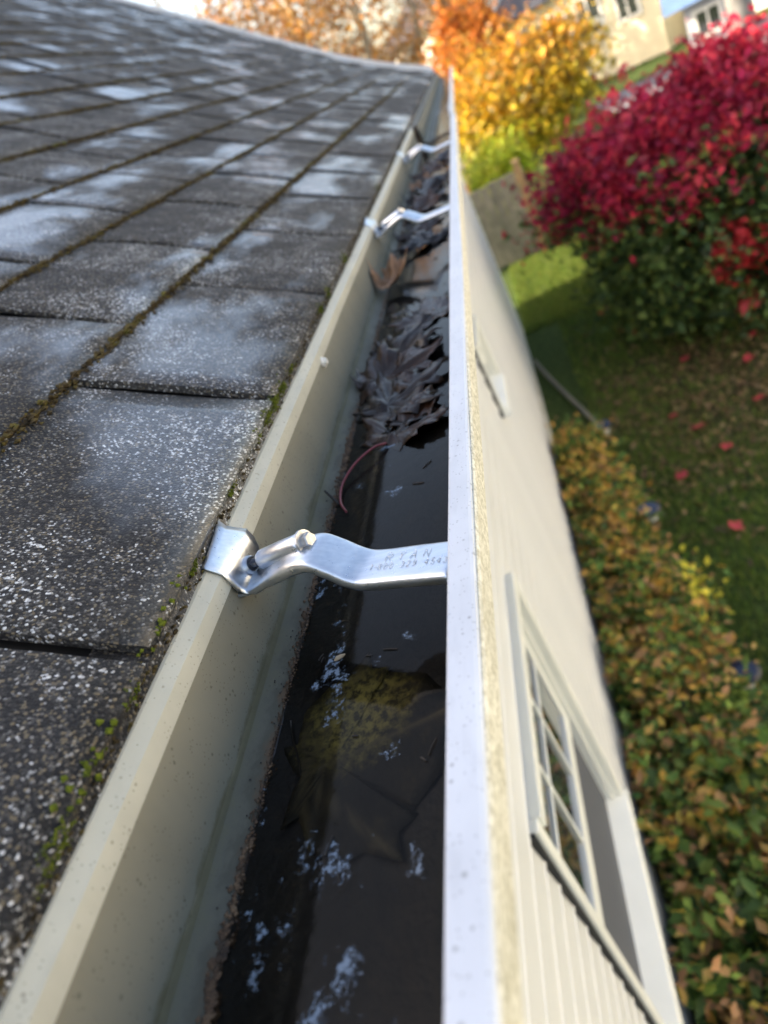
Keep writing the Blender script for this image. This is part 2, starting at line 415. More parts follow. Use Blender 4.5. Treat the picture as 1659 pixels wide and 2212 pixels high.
# shingle tabs: eight variants share mesh data
TAB = .302; GAP = .0085; TT = .0034
def tab_mesh(seed, first=False):
    r = random.Random(seed); nx, ns = 11, 9
    L = EXP + .03; wdt = TAB - GAP
    curl = r.uniform(-.002, .004); hump = r.uniform(-.003, .005); ph = r.uniform(0, 6)
    top = []; bot = []
    for i in range(ns):
        u = i / (ns - 1); s = u * L
        for j in range(nx):
            w = j / (nx - 1); y = (w - .5) * wdt
            edge = mnoise.noise(Vector((y * 28 + seed * 7, seed, 0))) * .0022 + mnoise.noise(Vector((y * 130, seed * 3, 5))) * .0012
            ss = s + (edge * (1 - u) if i == 0 else 0)
            wav = hump * math.sin(u * math.pi) * .8 + curl * (1 - u) ** 2 * math.cos((w - .5) * 3 + ph * .2) + .0012 * math.sin(w * 5 + ph) * (1 - u)
            wav += mnoise.noise(Vector((s * 16, y * 16, seed * 11))) * .0016
            lift = TT * (1 - min(1, s / EXP)) + .0006
            cx = abs(w - .5) * 2
            wav -= .0005 * max(0, cx - .9) / .1
            ztop = lift + TT + max(-.001, wav) * (1 - max(0, (s - EXP * .75) / (L - EXP * .75)))
            jy = mnoise.noise(Vector((s * 60, seed * 5, w))) * .001 if j in (0, nx - 1) else 0
            top.append((ss, y + jy, ztop)); bot.append((ss, y + jy, max(lift - .003, ztop - TT * (2.0 if first else 1.25))))
    v = top + bot; n = nx * ns; f = []
    for i in range(ns - 1):
        for j in range(nx - 1):
            a = i * nx + j; f.append((a, a + 1, a + nx + 1, a + nx))
    rim = [j for j in range(nx)] + [i * nx + nx - 1 for i in range(1, ns)]
    for a, b in zip(range(nx - 1), range(1, nx)): f.append((a + n, b + n, b, a))
    for i in range(ns - 1):
        a, b = i * nx, (i + 1) * nx; f.append((a, b, b + n, a + n))
        a, b = i * nx + nx - 1, (i + 1) * nx + nx - 1; f.append((b, a, a + n, b + n))
    m = bpy.data.meshes.new('shingle'); m.from_pydata(v, [], f); m.materials.append(M['shingle'])
    m.polygons.foreach_set('use_smooth', [k < (ns - 1) * (nx - 1) for k in range(len(f))]); m.update(); return m
variants = [tab_mesh(k) for k in range(12)]; firstv = [tab_mesh(40 + k, True) for k in range(5)]
CAMV = Vector((0, 0, 0)); FWD = Vector((-.3099, .8262, -.4706))
tabs = []
ncourse = int(S_RIDGE / EXP)
for k in range(ncourse):
    s0 = k * EXP; x0, z0 = P(s0); x1, z1 = P(s0 + EXP); a = math.atan2(z1 - z0, x0 - x1)
    y0 = .242 + (TAB / 2 if k % 2 else 0) + random.uniform(-.004, .004) - 3 * TAB
    if k % 4 >= 2: y0 += .018
    for j in range(33):
        yc = y0 + (j + .5) * TAB + random.uniform(-.002, .002)
        if yc < -.75 or yc + TAB / 2 > Y_END: continue
        c = Vector((x0 + (x1 - x0) * .5, yc, z0 + (z1 - z0) * .5))
        q = RM.transposed() @ c
        dep = -q.z
        size = 0
        if dep > .05:
            px, py = q.x / dep, q.y / dep
            if abs(px) < .72 and abs(py) < .9: size = 1 / dep * abs(c.normalized().dot(Vector((math.sin(a), 0, math.cos(a)))))**.5 + .001
        if size == 0 and dep < .6: size = .5
        rot = Matrix(((-math.cos(a), 0, math.sin(a)), (0, -1, 0), (math.sin(a), 0, math.cos(a))))
        mw = Matrix.Translation((x0, yc, z0 - .0035)) @ rot.to_4x4() @ Matrix.Rotation(random.uniform(-.006, .006), 4, 'Z') @ Matrix.Rotation(random.uniform(-.012, .004), 4, 'Y') @ Matrix.Translation((0, 0, .0012)) @ Matrix.Rotation(random.uniform(.001, .012), 4, 'X')
        tabs.append((size, k, mw))
tabs.sort(key=lambda t: -t[0])
rest = MB()
for i, (size, k, mw) in enumerate(tabs):
    md = random.choice(firstv if k == 0 else variants)
    if i < 299:
        o = bpy.data.objects.new('shingle', md); link(o, roof)
        o.matrix_parent_inverse = Matrix.Identity(4); o.matrix_basis = mw
    else:
        rest.add([mw @ v.co for v in md.vertices], [tuple(p.vertices) for p in md.polygons])
so = rest.build('shingle_field', M['shingle'], roof, True); so.matrix_parent_inverse = Matrix.Identity(4); so['kind'] = 'stuff'
# starter strip under the first course, ragged edge
def jits(i, y): return (mnoise.noise(Vector((y * 45, i, 3))) * .0012, mnoise.noise(Vector((y * 60, i, 9))) * .0008)
MB().sweep_y([(PX0 + .0015, PZ0 - .0085), (PX0 + .0005, PZ0 - .0015), (PX0 - .03, PZ0 + .012), (PX0 - .03, PZ0 + .004)], np.arange(-.75, 8.18, .02), closed=True, jit=jits).build('starter_strip', M['shingle'], roof).matrix_parent_inverse = Matrix.Identity(4)
# rake trim on the far gable
rk = [P(s) for s in np.linspace(0.0, S_RIDGE, 60)]
rk_top = [(x - .02, z + .060) for x, z in rk]; rk_bot = [(x, z - .13) for x, z in rk]
MB().add([(x, Y_END - .045, z) for x, z in rk_top] + [(x, Y_END + .005, z) for x, z in rk_top] + [(x, Y_END + .005, z) for x, z in rk_bot] + [(x, Y_END - .055, z - .005) for x, z in rk],
         [(i, i + 1, i + 61, i + 60) for i in range(59)] + [(i + 60, i + 61, i + 121, i + 120) for i in range(59)] + [(i + 180, i + 181, i + 1, i) for i in range(59)]).build('rake_trim', M['lip'], roof).matrix_parent_inverse = Matrix.Identity(4)

# body of the house behind the siding, gable included
WX = -.36; WB = 2 * rx - WX; YW0, YW1 = Y_BACK + .3, 7.75
zt = PZ0 - .16
gable = [(WX - .09, G0 - .2), (WX - .09, zt - .01), (rx, rz - .30), (WB, zt - .01), (WB, G0 - .2)]
wall = MB().sweep_y(gable, [YW0, YW1], closed=True).build('wall', M['siding']); hp(fix_normals(wall))
hp(MB().box((WX - .02, YW0, zt - .014), (PX0 + .002, Y_END - .06, zt - .004)).build('soffit', M['soffit']))
hp(MB().box((PX0 - .012, YW0, zt - .012), (PX0 + .004, Y_END - .06, PZ0 - .012)).build('fascia', M['wood_fascia']))
hp(MB().box((WX - .028, YW0, G0 - .2), (WX + .004, YW1 + .01, G0 + .06)).build('foundation', M['concrete']))

WINS = [(.77, 1.54, -2.27, -1.2), (2.93, 3.36, -1.42, -1.06)]
# lap siding, every board its own piece, cut at the windows
BW = .0855; z = G0 + .06; row = 0
def board_mesh(y0, y1, low):
    p = [(0, 0), (.013, .002), (.014, .006), (.011, .010), (.0035, BW + .004), (0, BW + .004)]
    mb = MB().sweep_y(p, [y0, y1], closed=True)
    m = bpy.data.meshes.new('siding_board'); m.from_pydata(mb.v, [], mb.f); m.materials.append(M['siding_low'] if low else M['siding']); m.update(); return m
cache = {}
while z + BW < zt - .02:
    cuts = [YW0]
    for (a, b, c, d) in WINS:
        if z + BW > c - .012 and z < d + .012: cuts += [a - .012, b + .012]
    cuts.append(YW1)
    for a, b in zip(cuts[0::2], cuts[1::2]):
        key = (round(a, 3), round(b, 3), row < 5)
        if key not in cache: cache[key] = board_mesh(a, b, row < 5)
        o = bpy.data.objects.new('siding_board', cache[key]); link(o, wall)
        o.matrix_parent_inverse = Matrix.Identity(4)
        o.location = (WX - .016, 0, z)
    for (a, b, c, d) in WINS:
        for lo, hi in ((z, c - .004), (d + .004, z + BW)):
            if z < (hi if lo == z else lo) < z + BW and hi - lo > .004:
                o = bpy.data.objects.new('siding_board', board_mesh(a - .0121, b + .0121, row < 5)); link(o, wall); o.matrix_parent_inverse = Matrix.Identity(4)
                o.location = (WX - .016, 0, lo); o.scale.z = (hi - lo) / (BW + .004)
    z += BW; row += 1
for (a, b, c, d) in WINS:
    w = bpy.data.objects.new('window', None); link(w); hp(w)
    def part(mb, name, mat, bev=.002):
        o = mb.build(name, mat, w); o.matrix_parent_inverse = Matrix.Identity(4)
        if bev: bevel(o, bev, 2)
        return o
    x0, x1 = WX - .07, WX + .022     # inner and outer faces of the frame
    part(MB().box((x0, b - .035, c), (x1, b, d)), 'jamb', M['vinyl'], .004)
    part(MB().box((x0, a, c), (x1 - .008, a + .03, d)), 'jamb', M['vinyl'], .004)
    part(MB().box((x0, a + .03, d - .035), (x1 - .001, b - .035, d)), 'head', M['vinyl'])
    part(MB().add([(x0, a - .012, c), (x1 + .018, a - .012, c), (x1 + .018, b + .012, c), (x0, b + .012, c), (x0, a + .03, c + .075), (x1 + .012, a + .0301, c + .03), (x1 + .012, b - .0351, c + .03), (x0, b - .035, c + .075)], BOXF), 'sill', M['vinyl'], .003)
    part(MB().box((x0 + .012, b - .052, c + .05), (WX - .005, b - .0351, d - .0351)), 'track', M['vinyl'], .003); part(MB().box((x0 + .012, a + .0301, c + .05), (WX - .012, a + .047, d - .0351)), 'track', M['vinyl'], .003)
    part(MB().box((WX - .029, a - .0115, c + .001), (WX + .0045, a - .0005, d)), 'shaded_channel', M['channel_shade'], 0); part(MB().box((WX - .029, b + .0005, c + .001), (WX - .02, b + .011, d)), 'shaded_channel', M['channel_shade'], 0)  # near-black colour stands in for shade in the gap beside the jambs
    mz = (c + d) / 2 + .02
    U0, U1 = x0 + .03, x0 + .052      # upper sash
    part(MB().box((U0, a + .047, mz - .045), (U1, b - .052, mz)), 'meeting_rail', M['vinyl']); part(MB().box((U0, a + .047, d - .075), (U1 - .001, b - .052, d - .0352)), 'sash', M['vinyl'])
    part(MB().box((U0, a + .047, mz), (U1 - .002, a + .08, d - .075)), 'sash', M['vinyl']); part(MB().box((U0, b - .085, mz), (U1 - .002, b - .052, d - .075)), 'sash', M['vinyl'])
    part(MB().box((U0 + .008, a + .08, mz), (U0 + .012, b - .085, d - .075)), 'pane', M['glass'], 0)
    for k in (1, 2):
        yy = a + .08 + (b - a - .165) * k / 3
        part(MB().box((U0 + .0125, yy - .006, mz), (U0 + .02, yy + .006, d - .075)), 'muntin', M['vinyl'])
    zz = (mz + d - .075) / 2 + .03
    part(MB().box((U0 + .0125, a + .08, zz - .006), (U0 + .0195, b - .085, zz + .006)), 'muntin', M['vinyl'])
    part(MB().box((U0 + .002, a + .047, c + .06), (U0 + .006, b - .052, mz - .045)), 'screen', M['screen'], 0)
    part(MB().box((U0 + .0065, a + .047, mz - .062), (U0 + .022, b - .052, mz - .0451)), 'screen_frame', M['vinyl'])
# drip apron: the angled flashing strip over the gutter back
ap = [(-.2455, -.1775), (-.2400, -.1797), (-.2335, -.1860), (-.2331, -.1960), (-.2340, -.1960), (-.2344, -.1868), (-.2408, -.1808)]
def jap(i, y): return (mnoise.noise(Vector((y * 3, 1, 1))) * .0012, mnoise.noise(Vector((y * 4, 7, 1))) * .0008)
o = MB().sweep_y(ap, np.arange(-.75, 2.96, .04), closed=True, jit=jap).build('drip_apron', M['apron']); hp(o)

# ------------------------------------------------------------------ gutter
gut = tag(empty('gutter', (-.16, 0, -.27)), 'beige metal rain gutter with white front lip along the shingled eave', 'gutter')
GI = Matrix.Translation((.16, 0, .27))
def gp(o): o.parent = gut; o.matrix_parent_inverse = GI; return o
tro = [(-.2350, -.1905), (-.2343, -.220), (-.2338, -.2455), (-.2325, -.2492), (-.2285, -.2520), (-.2180, -.2585), (-.205, -.2635), (-.150, -.2640), (-.112, -.2635), (-.104, -.2590), (-.101, -.250), (-.098, -.236), (-.094, -.2225), (-.0900, -.2160)]
outer = [(-.0885, -.2172), (-.0800, -.2185), (-.0805, -.2260), (-.0840, -.2400), (-.0900, -.2520), (-.0960, -.2640), (-.1020, -.2720), (-.1300, -.2725), (-.2300, -.2725), (-.2362, -.2680), (-.2362, -.1905)]
def section(y0, y1, dx_back, dx_lip, dz, tilt=0):
    ys = np.arange(y0, y1 + .001, .05)
    def shift(pr): return [(x + (dx_back if x < -.2 else dx_lip if x > -.12 else 0), z + dz) for x, z in pr]
    def jt(i, y): return (mnoise.noise(Vector((y * 1.7, 4, i * .2))) * .0016, mnoise.noise(Vector((y * 1.3, 8, i * .1))) * .0012)
    gp(fix_normals(MB().sweep_y(shift(tro + outer), ys, closed=True, jit=jt).build('trough', M['trough'], None, False)))
    lp = shift([(-.0918, -.2160), (-.0923, -.2075), (-.0915, -.2055), (-.0900, -.2050), (-.0785, -.2052), (-.0768, -.2060), (-.0764, -.2078), (-.0790, -.2175)])
    o = gp(fix_normals(MB().sweep_y(lp, ys, closed=True, jit=jt).build('front_lip', M['lip'])))
    fc = shift([(-.0764, -.2070), (-.0752, -.2090), (-.0742, -.2225), (-.0758, -.2240), (-.0790, -.2178), (-.0775, -.2080)])
    gp(fix_normals(MB().sweep_y(fc, ys, closed=True, jit=jt).build('lip_face', M['lipface'])))
section(-.75, 2.95, 0, 0, 0)
section(2.90, 8.1, .022, -.004, .006)
# end cap and the joint sealant
gp(fix_normals(MB().add([(x, 8.105, z) for x, z in tro + outer] + [(x, 8.112, z) for x, z in tro + outer], [tuple(range(25)), tuple(range(49, 24, -1))] + [(i, (i + 1) % 25, 25 + (i + 1) % 25, 25 + i) for i in range(25)]).build('end_cap', M['lip'])))
o = MB()
for k in range(40):
    t = k / 39; i = t * (len(tro) - 5); a = int(i); fr = i - a
    x = tro[a][0] + (tro[a + 1][0] - tro[a][0]) * fr; zz = tro[a][1] + (tro[a + 1][1] - tro[a][1]) * fr
    o.tube([(x + .006, 2.90 + random.uniform(-.012, .0), zz + .004), (x + .008, 2.935 + random.uniform(0, .02), zz + .006)], random.uniform(.004, .008), 6)
gp(o.build('sealant', M['crust']))
# mud on the floor of the trough
mv = []; mf = []; xs = np.linspace(-.219, -.106, 16); yy = np.arange(-.7, 8.05, .02)
for y in yy:
    for x in xs:
        u = (x + .219) / .113
        mv.append((x, y, -.2625 + .0016 + .0022 * mnoise.noise(Vector((x * 60, y * 40, 2))) + (.0035 * (1 - min(1, u * 9)) if u < .12 else 0) + .008 * max(0, u - .72)))
n = len(xs)
mf = [(j * n + i, j * n + i + 1, (j + 1) * n + i + 1, (j + 1) * n + i) for j in range(len(yy) - 1) for i in range(n - 1)]
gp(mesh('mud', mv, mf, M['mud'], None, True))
# silt crust along the waterline: irregular crumbs, one joined part
cr = MB(); y = -.6
while y < 2.9:
    r = random.uniform(.0003, .0013) * (1 + .9 * mnoise.noise(Vector((y * 6, 0, 0))))
    x = -.2197 + random.gauss(0, .0016) + .0015 * mnoise.noise(Vector((y * 9, 3, 0)))
    zc = -.2577 + (-.2195 - x) * .5 + .0008
    bm = [(x - r * 1.5, y, zc), (x + r * 1.5, y + random.uniform(-.4, .4) * r, zc), (x, y - r * 1.8, zc), (x, y + r * 1.8, zc), (x, y, zc + r), (x, y, zc - r)]
    cr.add(bm, [(0, 2, 4), (2, 1, 4), (1, 3, 4), (3, 0, 4), (2, 0, 5), (1, 2, 5), (3, 1, 5), (0, 3, 5)])
    y += random.uniform(.0002, .0008)
o = gp(cr.build('silt_crust', M['crust'])); o['kind'] = 'stuff'
# standing water with a small meniscus up the beige floor
wv = []; yy = np.arange(-.7, 8.05, .008); wx = [-.2196, -.2190, -.2180, -.2165, -.205, -.185, -.165, -.145, -.120, -.103]
wz = [.0009, .0005, .0002, 0, 0, 0, 0, 0, 0, 0]
for y in yy:
    d = .0016 * mnoise.noise(Vector((y * 24, 1.5, 0))) + .0008 * mnoise.noise(Vector((y * 90, 4, 0)))
    for k, x in enumerate(wx): wv.append((x + (d if k < 4 else 0), y, -.2572 + wz[k]))
n = len(wx)
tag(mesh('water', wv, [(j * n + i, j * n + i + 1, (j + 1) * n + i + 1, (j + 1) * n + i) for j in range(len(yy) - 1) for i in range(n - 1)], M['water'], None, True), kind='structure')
# pan-head screw in the back wall
sc = gut
o = MB().tube([(-.2344, .6935, -.1985), (-.2322, .6935, -.1985)], [.0062, .0056], 20).tube([(-.2322, .6935, -.1985), (-.2290, .6935, -.1985)], [.0040, .0034], 14)
gp(o.build('screw', M['screw_white'], None, False))

# ------------------------------------------------------------------ hanger brackets
def cat(pts, n=6):
    out = []; pts = [Vector(p) for p in pts]; q = [pts[0] * 2 - pts[1]] + pts + [pts[-1] * 2 - pts[-2]]
    for i in range(1, len(q) - 2):
        for k in range(n):
            t = k / n; a, b, c, d = q[i - 1], q[i], q[i + 1], q[i + 2]
            out.append(.5 * ((2 * b) + (c - a) * t + (2 * a - 5 * b + 4 * c - d) * t * t + (3 * b - a - 3 * c + d) * t ** 3))
    out.append(pts[-1]); return out
GLY = {'R': [[(0, 0), (0, 1), (.5, 1), (.62, .88), (.62, .62), (.5, .5), (0, .5)], [(.3, .5), (.64, 0)]], 'Y': [[(0, 1), (.32, .5), (.64, 1)], [(.32, .5), (.32, 0)]],
       'A': [[(0, 0), (.32, 1), (.64, 0)], [(.12, .36), (.52, .36)]], 'N': [[(0, 0), (0, 1), (.62, 0), (.62, 1)]], '1': [[(.15, .8), (.32, 1), (.32, 0)]], '-': [[(.1, .5), (.5, .5)]],
       '8': [[(.3, .54), (.06, .7), (.06, .88), (.3, 1), (.54, .88), (.54, .7), (.3, .54), (0, .36), (0, .14), (.3, 0), (.6, .14), (.6, .36), (.3, .54)]],
       '0': [[(.3, 0), (.04, .2), (.04, .8), (.3, 1), (.56, .8), (.56, .2), (.3, 0)]], '3': [[(.04, .9), (.3, 1), (.54, .86), (.54, .66), (.3, .54), (.58, .4), (.58, .14), (.3, 0), (.02, .1)]],
       '2': [[(.04, .82), (.2, 1), (.45, 1), (.58, .82), (.5, .6), (.02, 0), (.6, 0)]], '9': [[(.56, .66), (.4, .48), (.14, .5), (.04, .7), (.14, .94), (.38, 1), (.56, .84), (.56, .4), (.4, .05), (.14, 0)]],
       '4': [[(.44, 0), (.44, 1), (0, .32), (.62, .32)]], '5': [[(.54, 1), (.1, 1), (.06, .56), (.34, .62), (.58, .46), (.58, .16), (.34, 0), (.04, .08)]], ' ': []}
def make_bracket():
    b = empty('gutter_bracket', (-.236, .345, -.2))
    inv = Matrix.Translation((.236, -.345, .2))
    def bp(o): o.parent = b; o.matrix_parent_inverse = inv; return o
    pth = [(-.2325, .3430, -.2035), (-.2230, .3400, -.2040), (-.2040, .3345, -.1975), (-.1850, .3280, -.1912), (-.1700, .3230, -.1893), (-.1590, .3195, -.1962), (-.1480, .3157, -.2052), (-.1380, .3125, -.2078), (-.1150, .3050, -.2081), (-.0895, .2965, -.2085)]
    P_ = cat(pth, 6); sd_ = Vector((.334, 1, 0)).normalized()       # across the strap
    sec = [(-1, -.0072), (-1.0, -.0040), (-.965, -.0018), (-.88, -.0004), (-.72, 0), (-.3, .0002), (.3, .0002), (.72, 0), (.88, -.0004), (.965, -.0018), (1, -.0040), (1, -.0072)]
    v = []; n = len(sec); N = len(P_)
    for i, p in enumerate(P_):
        d = (P_[min(i + 1, N - 1)] - P_[max(i - 1, 0)]).normalized(); w = (sd_ - d * sd_.dot(d)).normalized(); nn = d.cross(w).normalized()
        if nn.z < 0: nn = -nn
        t = i / (N - 1)
        hw = .0150 + .0035 * (1 - sstep(0, .16, t)); fl = .35 + .65 * sstep(0, .3, t)
        crown = .0022 * math.exp(-((t - .30) / .12) ** 2)
        for (a, h) in sec: v.append(tuple(p + w * a * hw + nn * (h * fl + crown * (1 - a * a))))
    f = [(i * n + k, i * n + k + 1, (i + 1) * n + k + 1, (i + 1) * n + k) for i in range(N - 1) for k in range(n - 1)]
    arm = bp(mesh('arm', v, f, M['alu'], None, True))
    m = arm.modifiers.new('thick', 'SOLIDIFY'); m.thickness = .0013; m.offset = 1
    m = arm.modifiers.new('sub', 'SUBSURF'); m.levels = 1; m.render_levels = 1
    # foot plate folded over the flashing, bottom curls out into the strap
    pv = []; rows = [(-.2408, -.1755, .0), (-.2385, -.1778, .0), (-.2318, -.1850, .0), (-.2308, -.1930, .0), (-.2303, -.2000, .0), (-.2285, -.2045, .0), (-.2240, -.2075, .001), (-.2190, -.2072, .003)]
    cols = 9
    for r_, (x, z_, sh) in enumerate(rows):
        for c_ in range(cols):
            u = c_ / (cols - 1); hw0, hw1 = .3225, .3680
            if r_ >= 4: hw0 += .001 * (r_ - 3); hw1 -= .0035 * (r_ - 3)
            pv.append((x + .0008 * math.sin(u * 3.1) + (.0045 * u * u if r_ > 1 and r_ < 5 else 0), hw0 + (hw1 - hw0) * u, z_ + (.004 * u if r_ == 0 else 0)))
    pf = [(i * cols + k, i * cols + k + 1, (i + 1) * cols + k + 1, (i + 1) * cols + k) for i in range(len(rows) - 1) for k in range(cols - 1)]
    pl = bp(mesh('foot_plate', pv, pf, M['alu'], None, True)); m = pl.modifiers.new('thick', 'SOLIDIFY'); m.thickness = .0014; m.offset = 1
    ax0 = Vector((-.2350, .3490, -.2010)); ax1 = Vector((-.1715, .3270, -.1862)); dx = (ax1 - ax0).normalized()
    def at(t): return ax0 + (ax1 - ax0) * t
    # rolled sleeve around the bolt
    sl = bp(MB().tube([at(.30), at(.315), at(.34), at(.6), at(.86), at(.90), at(.92)], [.0045, .0060, .0066, .0068, .0066, .0058, .0044], 18).build('sleeve', M['alu'], None, True))
    bp(MB().tube([at(.03), at(.05), at(.15), at(.165)], [.0075, .0068, .0060, .0050], 16).build('collar', M['alu'], None, True))
    bp(MB().tube([at(0), at(.5)], .0032, 12).build('shank', M['steel_dark'], None, True))
    # hex washer head
    bo = MB().tube([at(.925), at(.945)], [.0078, .0074], 24)
    hx = MB().tube([at(.945), at(1.005), at(1.018)], [.0050, .0050, .0043], 6)
    bp(bo.build('washer', M['zinc'])); bp(hx.build('bolt_head', M['zinc']))
    # stamped lettering: raised strokes following the flat of the strap
    def on_strap(u, w_):
        a, c = Vector((-.1400, .3131, -.2075)), Vector((-.0895, .2965, -.2082)); d = (c - a).normalized(); w = (sd_ - d * sd_.dot(d)).normalized()
        return a + d * u + w * w_ + Vector((0, 0, .00030))
    tx = MB()
    def write(s, u0, w0, hgt, adv):
        u = u0
        for ch in s:
            for st in GLY[ch]:
                for p, q in zip(st[:-1], st[1:]):
                    tx.tube([on_strap(u + p[0] * hgt * .8, w0 + p[1] * hgt), on_strap(u + q[0] * hgt * .8, w0 + q[1] * hgt)], .00017, 5)
            u += adv * (.7 if ch in '1-' else 1)
    write('RYAN', .0085, .0012, .0066, .0084)
    write('1-800 329 4543', .0002, -.0052, .0044, .00385)
    le = tx.build('stamped_lettering', M['alu'], arm, True)
    return b
def copy_tree(o, parent=None):
    c = o.copy(); COL.objects.link(c)
    if parent is not None: c.parent = parent; c.matrix_parent_inverse = o.matrix_parent_inverse.copy()
    for ch in list(o.children): copy_tree(ch, c)
    return c
br = make_bracket()
tag(br, 'stamped aluminium hanger bracket with legible lettering, holding the gutter beside the sunken leaf', 'bracket', 'gutter hanger brackets')
for (dy, lab) in ((.955, 'aluminium hanger bracket over the leaf pile, next along from the lettered bracket'), (1.85, 'aluminium hanger bracket just before the gutter joint')):
    c = copy_tree(br); c.location.y += dy; c['label'] = lab

# ------------------------------------------------------------------ leaves lying in the gutter
half = [(0, 0), (.07, -.05), (.28, -.13), (.25, -.02), (.47, .03), (.40, .13), (.62, .24), (.56, .33), (.74, .52), (.52, .50), (.46, .60), (.30, .50), (.25, .58), (.29, .78), (.17, .75), (.11, .90), (0, 1.06)]
out2 = half + [(-x, y) for x, y in reversed(half[1:-1])]
def maple_leaf(name, mat, size, crumple, curl, seed, loc, rot, full=0.0):
    C = (0, .20); rings = [.0, .22, .45, .68, .86, 1.0]; dense = []; ol = []
    for (x, y) in out2:
        r_ = math.hypot(x, y - .35); k_ = 1 + full * max(0, (.62 - r_) / max(r_, .2)) if y > .1 else 1
        ol.append((x * k_, .35 + (y - .35) * k_))
    for (a, b) in zip(ol, ol[1:] + ol[:1]):
        for k in range(3): t = k / 3; dense.append((a[0] + (b[0] - a[0]) * t, a[1] + (b[1] - a[1]) * t))
    v = [(0, .20 * size, 0)]; cl = [0.6]; n = len(dense)
    veins = [math.atan2(y - .0, x) for x, y in ((0, 1), (.74, .52), (-.74, .52), (.47, .03), (-.47, .03))]
    for r in rings[1:]:
        for (x, y) in dense:
            X, Y = C[0] + (x - C[0]) * r, C[1] + (y - C[1]) * r
            an = math.atan2(Y, X); d = min(abs(an - q) for q in veins)
            vein = math.exp(-(d * math.hypot(X, Y) / .018) ** 2)
            zz = crumple * (mnoise.noise(Vector((X * 3.2, Y * 3.2, seed))) + .5 * mnoise.noise(Vector((X * 8, Y * 8, seed + 3)))) + curl * (X * X * 1.2 + (Y - .4) ** 2) + crumple * .18 * vein
            v.append((X * size, Y * size, zz * size)); cl.append(vein * .8)
    f = [(0, 1 + i, 1 + (i + 1) % n) for i in range(n)]
    for r in range(len(rings) - 2):
        for i in range(n): a = 1 + r * n + i; b = 1 + r * n + (i + 1) % n; f.append((a, a + n, b + n, b))
    cols = np.repeat(np.array(cl)[:, None], 3, 1)
    if loc[2] > -.5:                       # leaf pressed in between the trough walls
        from mathutils import Euler
        mw = Matrix.Translation(loc) @ Euler(rot).to_matrix().to_4x4(); iv = mw.inverted(); nv = []
        for p in v:
            q = mw @ Vector(p)
            if q.x > -.116: q.z += (q.x + .116) * .25; q.x = -.116 + .010 * math.tanh((q.x + .116) / .03)
            if q.x < -.222: q.z += (-.222 - q.x) * .8; q.x = -.222 - .009 * math.tanh((-.222 - q.x) / .02)
            q.z = max(q.z, -.2605)
            nv.append(tuple(iv @ q))
        v = nv
    o = mesh(name, v, f, mat, None, True, cols); o.location = loc; o.rotation_euler = rot
    m = o.modifiers.new('thick', 'SOLIDIFY'); m.thickness = .0005
    return o
def stalk(o, pts, mat='stalk', r=.0011):
    s = MB().tube(cat(pts, 5), r, 7).build('stalk', M[mat], None, True)
    s.parent = o; s.matrix_parent_inverse = o.matrix_basis.inverted(); return s
pi = math.pi
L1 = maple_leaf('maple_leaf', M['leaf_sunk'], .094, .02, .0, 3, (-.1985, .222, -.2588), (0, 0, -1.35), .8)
tag(L1, 'large dark maple leaf lying flat under the water with an olive yellow patch', 'leaf')
stalk(L1, [(-.1985, .222, -.259), (-.2035, .236, -.2588), (-.2085, .247, -.2585), (-.2130, .262, -.2575)], 'twig', .0007)
pile = [('leaf_wet', .085, .16, .10, 11, (-.176, .565, -.2545), (.10, -.10, -.55), 'crumpled wet brown leaf with a long red stalk lying in the water'),
        ('leaf_wet', .098, .18, .05, 12, (-.198, .640, -.2530), (.12, .05, -1.00), None),
        ('leaf_wet', .10, .20, .10, 13, (-.215, .715, -.2500), (.05, .22, -1.25), None),
        ('leaf_wet', .092, .16, .00, 14, (-.135, .600, -.2550), (.0, .1, .15), None),
        ('leaf_wet', .088, .22, .10, 15, (-.190, .770, -.2520), (.25, -.05, -.70), None),
        ('leaf_wet', .090, .10, .00, 16, (-.170, .900, -.2555), (.0, .0, -.45), None),
        ('leaf_wet', .095, .12, .02, 17, (-.140, .980, -.2550), (.0, .05, .45), None),
        ('leaf_brown', .070, .12, .55, 18, (-.212, 1.075, -.2460), (.55, -.35, -.35), 'russet curled leaf standing up against the gutter back'),
        ('leaf_wet', .095, .18, .08, 19, (-.195, 1.18, -.2540), (.08, .1, -.6), None),
        ('leaf_wet', .090, .22, .12, 20, (-.150, 1.27, -.2520), (.2, .1, .3), None),
        ('leaf_wet', .095, .24, .10, 21, (-.200, 1.62, -.2500), (.25, .1, -.5), 'F'), ('leaf_wet', .098, .26, .10, 22, (-.170, 1.74, -.2470), (.30, -.1, -.1), 'F'),
        ('leaf_wet', .090, .22, .15, 23, (-.140, 1.85, -.2490), (.25, .1, .5), 'F'), ('leaf_brown', .060, .22, .35, 24, (-.205, 1.93, -.2480), (.35, .1, -.7), 'small russet leaf among the dark leaves before the gutter joint'),
        ('leaf_wet', .095, .25, .10, 25, (-.165, 2.05, -.2480), (.30, .0, .0), 'F'), ('leaf_wet', .095, .25, .10, 26, (-.150, 2.22, -.2500), (.25, .0, -.4), 'F'), ('leaf_wet', .095, .14, .03, 28, (-.128, .86, -.2540), (.05, .1, .2), None), ('leaf_wet', .09, .12, .03, 29, (-.122, 1.10, -.2545), (.05, .05, -.2), None), ('leaf_wet', .10, .14, .03, 30, (-.135, .72, -.2540), (.05, .05, .5), None), ('leaf_wet', .09, .2, .05, 27, (-.19, 1.42, -.2535), (.1, .0, -.2), 'F')]
